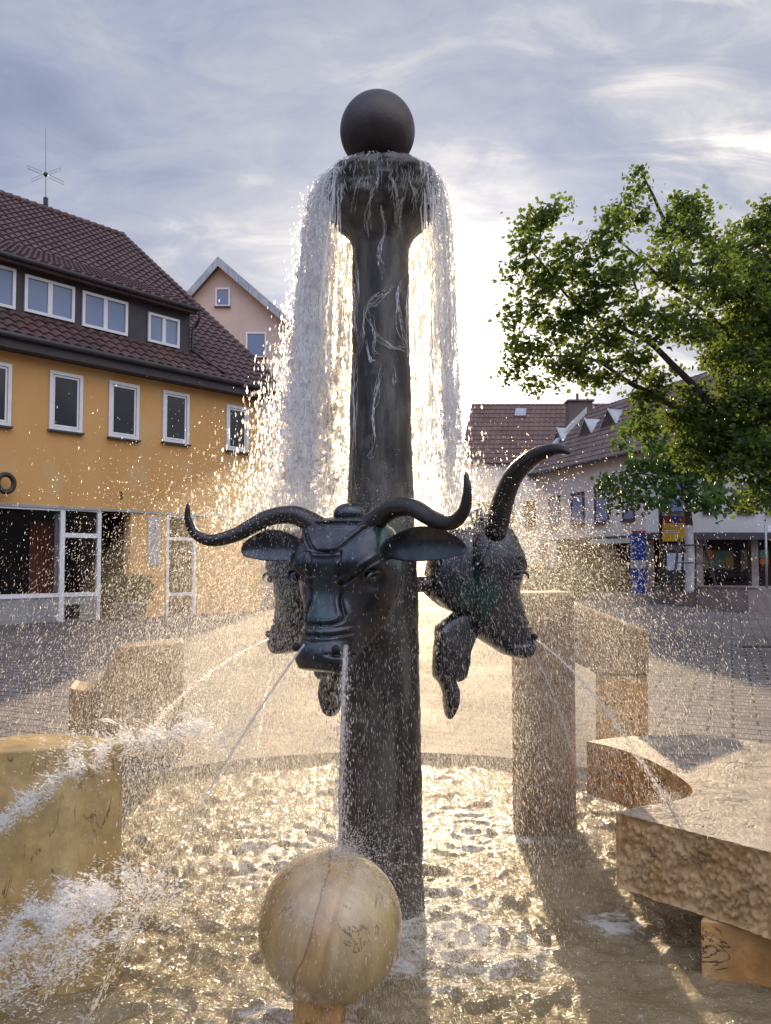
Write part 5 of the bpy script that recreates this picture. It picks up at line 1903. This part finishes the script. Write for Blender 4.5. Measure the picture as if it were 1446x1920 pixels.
for i in range(3):
    s0 = gx + .8 + i * 1.4
    window(Frame((0, yb0), (1, 0), (0, -1)), bh, s0, s0 + .8, 3.6, 5.1, 0, 1, .08, .05, False, 'glass', 'dark_clad')

# ------------------------------------------------------------------ raised pavement, walls, street furniture
t0, t1 = G(1240, 1128), G(1405, 1150)
ZT1 = .60
o = MB().prism([(t0.x + .02, 40), (t0.x + .02, t0.y), (t1.x + .02, t1.y + .02), (34, t1.y + .3), (34, 40)], -.2, ZT1 - .04)
tag(o.build('terrace', M['concrete']), kind='structure')
tl = P(1120, 1114, 31.0)
o = MB().prism([(tl.x - 1.5, 42), (tl.x, 29.6), (t0.x + .0, 29.2), (t0.x + .015, 42)], -.2, .335)
tag(o.build('raised_pavement', M['concrete']), kind='structure')
o = MB()
z0_, z1_ = P(1240, 1100, t0.y).z, P(1405, 1102, t1.y).z
A_, B_ = Vector((t0.x, t0.y, 0)), Vector((t1.x, t1.y, 0))
o.hexa([(A_.x - .02, A_.y, -.1), (B_.x - .02, B_.y, -.1), (B_.x + .25, B_.y, -.1), (A_.x + .25, A_.y, -.1),
        (A_.x - .02, A_.y, z0_), (B_.x - .02, B_.y, z1_), (B_.x + .25, B_.y, z1_), (A_.x + .25, A_.y, z0_)])
lw = empty('low_wall', (B_.x, B_.y, 0), 'low stained concrete wall edging the raised pavement under the trees', 'low wall')
o.build('wall_body', M['concrete'], lw)
MB().hexa([(A_.x - .06, A_.y, z0_ + .003), (B_.x - .06, B_.y - .05, z1_ + .003), (B_.x + .30, B_.y - .05, z1_ + .003), (A_.x + .30, A_.y, z0_ + .003),
           (A_.x - .06, A_.y, z0_ + .06), (B_.x - .06, B_.y - .05, z1_ + .06), (B_.x + .30, B_.y - .05, z1_ + .06), (A_.x + .30, A_.y, z0_ + .06)]).build('coping', M['plinth'], lw)
MB().box((B_.x + .27, B_.y + .05, -.1), (B_.x + 9, B_.y + .3, z1_ - .02)).build('side_wall', M['concrete'], lw)

YD = 29.7
pb_ = P(1199, 1112, YD)
bp = empty('advertising_pillar', (pb_.x, YD, .335), 'slim blue information pillar with a grey middle panel by the white house', 'pillar sign')


def zpx(y, Y):
    return P(1199, y, Y).z


xl, xr = P(1186, 1050, YD).x, P(1212, 1050, YD).x
bevel(MB().box((xl, YD, .335), (xr, YD + .3, zpx(1066, YD))).build('foot', M['blue'], bp), .01)
MB().box((xl + .005, YD + .005, zpx(1066, YD) + .002), (xr - .005, YD + .295, zpx(1050, YD))).build('panel', M['silver'], bp)
bevel(MB().box((xl, YD, zpx(1050, YD) + .002), (xr, YD + .3, zpx(999, YD))).build('body', M['blue'], bp), .01)
MB().box((xl, YD, zpx(999, YD) + .002), (xr, YD + .3, zpx(995, YD))).build('cap', M['red'], bp)

YN = 28.0
nbp = P(1240, 1108, YN)
nbz = ZT1 - .04
nb_ = empty('notice_board', (nbp.x, YN, nbz), 'yellow event poster above a framed notice case on black posts', 'notice board')
o = MB()
for x in (1240, 1293):
    xx = P(x, 1050, YN).x
    o.box((xx - .055, YN - .05, nbz - .1), (xx + .055, YN + .05, P(x, 958 if x == 1240 else 1015, YN).z))
o.build('post', M['black_metal'], nb_)


def board(x0, y0, x1, y1, Y, mat, nm, th=.03):
    a_, b_ = P(x0, y1, Y), P(x1, y0, Y)
    return MB().box((a_.x, Y, a_.z), (b_.x, Y + th, b_.z)).build(nm, M[mat], nb_)


yp = board(1243, 982, 1291, 1015, YN - .1, 'yellow', 'poster')
cpt = P(1268, 988, YN - .105)
text_part('12. - 15. Juni 2025', .118, M['white_print'], yp, cpt, (1, 0, 0), (0, 0, 1), 'poster_text')
for k_, yy in enumerate((995, 999, 1009)):
    c_ = P(1259 if k_ < 2 else 1272, yy, YN - .103)
    ln = .55 if k_ < 2 else .4
    MB().box((c_.x - ln / 2, c_.y - .003, c_.z - .014), (c_.x + ln / 2, c_.y, c_.z + .014)).build('poster_line', M['white_print'], yp)
cs = board(1243, 967, 1258, 981.5, YN - .1, 'red', 'poster_picture')
board(1258.5, 967, 1276, 981.5, YN - .1, 'blue_print', 'poster_picture')
board(1276.5, 967, 1289, 981.5, YN - .1, 'red', 'poster_picture')
case = board(1243, 1019, 1291, 1096, YN - .06, 'black_metal', 'notice_case', .1)
hd = board(1245, 1022, 1289, 1033, YN - .075, 'gutter', 'case_header', .012)
text_part('<BEVAKO', .19, M['silver'], nb_, P(1267, 1027, YN - .082), (1, 0, 0), (0, 0, 1), 'header_text')
board(1251, 1037, 1288, 1069, YN - .075, 'paper', 'notice_paper', .012)

YS = 24.0
sx = P(1437, 1050, YS).x
ss = empty('street_sign', (sx, YS, ZT1 - .04), 'grey street name post with two small white plates at the frame edge', 'street sign')
MB().tube([(sx, YS, ZT1 - .1), (sx, YS, P(1437, 984, YS).z)], .035, 10).build('post', M['grey_metal'], ss, True)
for y in (987, 993):
    a_ = P(1439, y + 3, YS)
    pl = MB().box((a_.x, YS - .015, a_.z), (a_.x + .62, YS + .015, a_.z + .085)).build('name_plate', M['white_frame'], ss)

dg_ = G(1421, 1213)
o = MB().box((dg_.x - .35, dg_.y - .12, .002), (dg_.x + .35, dg_.y + .12, .012))
for i in range(6):
    o.box((dg_.x - .30 + i * .105, dg_.y - .09, .0122), (dg_.x - .24 + i * .105, dg_.y + .09, .017))
tag(o.build('drain_cover', M['black_metal'], None, False, loc=(dg_.x, dg_.y, 0)), 'dark iron drain cover set in the paving on the right', 'drain cover')

# shrubs in front of the white house
for i, (x, y, Y, r, h, mt, lb) in enumerate(((1010, 1085, 33.0, .9, 1.5, 'leaf_shrub', 'yellow green shrub nearest the bull horn, before the white house'),
                                              (1050, 1085, 32.5, .8, 1.3, 'leaf_shrub', 'rounded yellow green shrub second from the bull head in the row'),
                                              (1092, 1088, 32.0, .9, 1.35, 'leaf', 'dark low shrub in the middle of the row before the dim shop'),
                                              (1132, 1090, 31.6, .8, 1.3, 'leaf_shrub', 'loose green shrub second from the blue pillar in the row'),
                                              (1166, 1094, 31.0, .7, 1.2, 'leaf', 'dark green shrub right beside the blue information pillar'))):
    q = P(x, y, Y)
    shrub(lb, q.x, Y, max(0.0, .335 if x > 1110 else 0), r, h, M[mt], 1600, 'shrubs before the white house')


# ================================================================== TREES
def limb(o, pts, r0, r1, n=9):
    c = catmull([tuple(p) for p in pts], len(pts) * 6)
    c = [Vector(q) + Vector((mnoise.noise(Vector(q) * 1.3), mnoise.noise(Vector(q) * 1.3 + Vector((5, 0, 0))), mnoise.noise(Vector(q) * 1.1 + Vector((0, 7, 0))))) * .06 for q in c]
    k = len(c)
    o.tube(c, [r0 + (r1 - r0) * (i / (k - 1)) ** .8 for i in range(k)], n)
    return c


big = empty('linden_tree', (7.1, 12.4, 0), 'large dark leafy tree filling the right edge above the square', 'tree')
o = MB()
TR = Vector((7.1, 12.4, 0))
limb(o, [TR, TR + Vector((.05, 0, 1.2)), TR + Vector((-.1, -.1, 2.4)), TR + Vector((-.35, -.1, 3.4))], .30, .22, 14)
fork = TR + Vector((-.35, -.1, 3.3))
o_pts = []
LIMBS = [[fork, P(1400, 815, 12.2), P(1290, 709, 12.0), P(1220, 646, 11.8), P(1171, 621, 11.7), P(1070, 560, 11.4), P(1000, 480, 11.2)],
         [fork, P(1330, 800, 12.6), P(1199, 726, 12.6), P(1115, 677, 12.6), P(1010, 670, 12.5)],
         [fork, P(1446, 646, 12.6), P(1384, 548, 12.8), P(1310, 440, 12.8), P(1250, 415, 12.6), P(1215, 360, 12.5), P(1203, 328, 12.5)],
         [fork, P(1500, 640, 12.8), P(1450, 480, 13.0), P(1430, 420, 13.0)],
         [fork, P(1430, 740, 12.4), P(1340, 600, 12.2), P(1250, 530, 12.0), P(1150, 440, 11.6)],
         [fork, P(1480, 860, 11.6), P(1430, 900, 11.3)],
         [fork, P(1600, 640, 12.5), P(1680, 500, 12.5)], [fork, P(1600, 700, 11.5), P(1760, 620, 11.0)], [fork, P(1520, 700, 14), P(1500, 560, 15)]]
for L_ in LIMBS:
    o_pts += limb(o, L_, .085, .010, 8)
trunk_ob = o.build('trunk', M['bark'], big, True)

LOBES = [(1012, 425, 44, 11.2), (1035, 395, 26, 11.2), (985, 480, 38, 11.2), (965, 515, 24, 11.3), (1070, 480, 46, 11.2), (1020, 540, 50, 11.4), (975, 590, 36, 11.6), (1060, 600, 48, 11.6),
         (990, 655, 44, 12.3), (965, 690, 28, 12.5), (1050, 685, 46, 12.4), (1005, 715, 26, 12.5), (1110, 540, 52, 11.2), (1130, 470, 40, 10.8), (1160, 420, 34, 10.6), (1185, 520, 54, 10.8),
         (1130, 620, 54, 11.6), (1120, 700, 44, 12.4), (1180, 680, 46, 12.2), (1200, 395, 34, 12.5), (1203, 355, 20, 12.5), (1190, 330, 9, 12.5), (1150, 410, 22, 12.6), (1240, 430, 30, 12.6),
         (1300, 400, 34, 12.8), (1275, 385, 24, 12.8), (1312, 378, 20, 12.8), (1300, 455, 46, 12.7), (1260, 500, 50, 12.0), (1230, 590, 56, 11.2), (1330, 520, 64, 11.6), (1300, 600, 60, 11.4),
         (1380, 470, 60, 12.9), (1420, 430, 46, 13.0), (1445, 400, 34, 13.0), (1400, 560, 76, 12.2), (1450, 520, 80, 13.0), (1370, 660, 64, 12.0), (1440, 640, 80, 12.6), (1290, 770, 62, 12.4), (1230, 730, 46, 12.4),
         (1360, 770, 70, 12.0), (1430, 760, 80, 11.8), (1390, 850, 62, 11.6), (1440, 870, 64, 11.4), (1340, 850, 54, 11.9), (1430, 930, 42, 11.3), (1300, 840, 44, 12.2), (1200, 790, 34, 12.4), (1465, 930, 40, 11.3),
         (1540, 500, 120, 12.6), (1640, 560, 130, 12.2), (1560, 700, 130, 12.6), (1700, 700, 130, 11.6), (1560, 850, 90, 11.2), (1500, 560, 120, 14.5), (1400, 640, 90, 14.2)]


def lobes_to_leaves(lobes, dens, clump, per, flat=.8, depth_k=1.0):
    out, tw = [], MB()
    for (x, y, r, Y) in lobes:
        c = P(x, y, Y)
        rad = r / FPX * Y
        n = max(3, int(dens * rad ** 2.3))
        q = rng.normal(0, 1, (n, 3))
        q /= np.linalg.norm(q, axis=1, keepdims=True)
        q *= rng.random(n)[:, None] ** .42
        cc = np.array(c)[None] + q * rad * np.array([1, 1.05 * depth_k, flat])[None]
        for e in cc:
            if rng.random() < .5:
                tw.tube([Vector(c) + (Vector(e) - Vector(c)) * .15, Vector(c).lerp(Vector(e), .6) + Vector((0, 0, .03)), Vector(e)], [.012, .008, .003], 4, cap=False)
            k = int(per * (.6 + .8 * rng.random()))
            g = rng.normal(0, 1, (k, 3)) * np.array([clump, clump, clump * .55])[None]
            out.append(e[None] + g)
    return np.concatenate(out), tw


lv, tw = lobes_to_leaves(LOBES, 185, .10, 28, .9)
leaf_cloud('crown', lv, 0.35, .074, M['leaf'], big, droop=.35)
tw.build('twigs', M['bark'], trunk_ob)

YT = 26.5
tb = P(1293, 1098, YT)
small = empty('young_tree', (tb.x, YT, ZT1 - .04), 'young light green tree with whitewashed trunk and stakes by the low wall', 'tree')
o = MB()
top_ = P(1288, 830, YT)
limb(o, [(tb.x, YT, ZT1 - .1), P(1293, 1040, YT), P(1292, 987, YT)], .15, .14, 12)
o.build('trunk', M['pale_bark'], small, True)
o = MB()
limb(o, [P(1292, 990, YT), P(1290, 930, YT), P(1288, 860, YT), top_], .135, .05, 10)
for (x, y, dY) in ((1180, 890, -.4), (1160, 930, .3), (1230, 850, .2), (1370, 900, .2), (1390, 930, -.3), (1330, 850, .4), (1200, 805, -.2), (1290, 790, 0)):
    limb(o, [P(1290, 930, YT), P((1290 + x) / 2, (915 + y) / 2 - 8, YT + dY / 2), P(x, y, YT + dY)], .06, .012, 6)
o.build('branches', M['bark'], small, True)
SL = [(1290, 800, 50, 26.5), (1210, 800, 44, 26.3), (1160, 825, 26, 26.4), (1240, 850, 52, 26.2), (1200, 880, 40, 26.4), (1160, 915, 36, 26.5), (1135, 905, 18, 26.5), (1220, 925, 46, 26.2), (1280, 888, 52, 26.6), (1170, 945, 22, 26.4),
      (1250, 935, 30, 26.3), (1320, 930, 44, 26.3), (1370, 925, 36, 26.4), (1345, 885, 36, 26.7), (1385, 950, 20, 26.3), (1300, 935, 28, 26.3), (1345, 960, 18, 26.2), (1330, 840, 40, 26.7), (1220, 945, 20, 26.2), (1365, 945, 22, 26.4)]
lv, tw = lobes_to_leaves(SL, 26, .20, 16, .7)
leaf_cloud('crown', lv, .4, .19, M['leaf_light'], small, droop=.8)
o = MB()
for dx, dy in ((-.75, -.45), (.75, -.45), (.0, .75)):
    o.tube([(tb.x + dx, YT + dy, ZT1 - .1), (tb.x + dx * .55, YT + dy * .55, ZT1 + 1.75)], .045, 8)
o.tube([(tb.x - .47, YT - .3, ZT1 + 1.5), (tb.x + .47, YT - .3, ZT1 + 1.5), (tb.x, YT + .45, ZT1 + 1.5), (tb.x - .47, YT - .3, ZT1 + 1.5)], .035, 6)
o.tube([(tb.x - .6, YT - .36, ZT1 + .9), (tb.x + .6, YT - .36, ZT1 + .9), (tb.x, YT + .58, ZT1 + .9), (tb.x - .6, YT - .36, ZT1 + .9)], .03, 6)
o.build('stakes', M['black_metal'], small)


# ------------------------------------------------------------------ fine mist hanging round the fountain
mm = bpy.data.materials.new('fine water mist')
mm.use_nodes = True
t = NT(mm.node_tree)
vs = t.new('ShaderNodeVolumePrincipled', Color=(1.0, 0.96, 0.9), Density=0.042, Anisotropy=0.80)
oo = t.new('ShaderNodeOutputMaterial')
t.put(oo.inputs['Volume'], vs.outputs[0])
mist = MB().ball((CXY.x - .12, 4.75, .98), (1.75, 1.2, 1.25), 40, 24).build('spray_mist', mm, None, True)
tag(mist, kind='stuff')
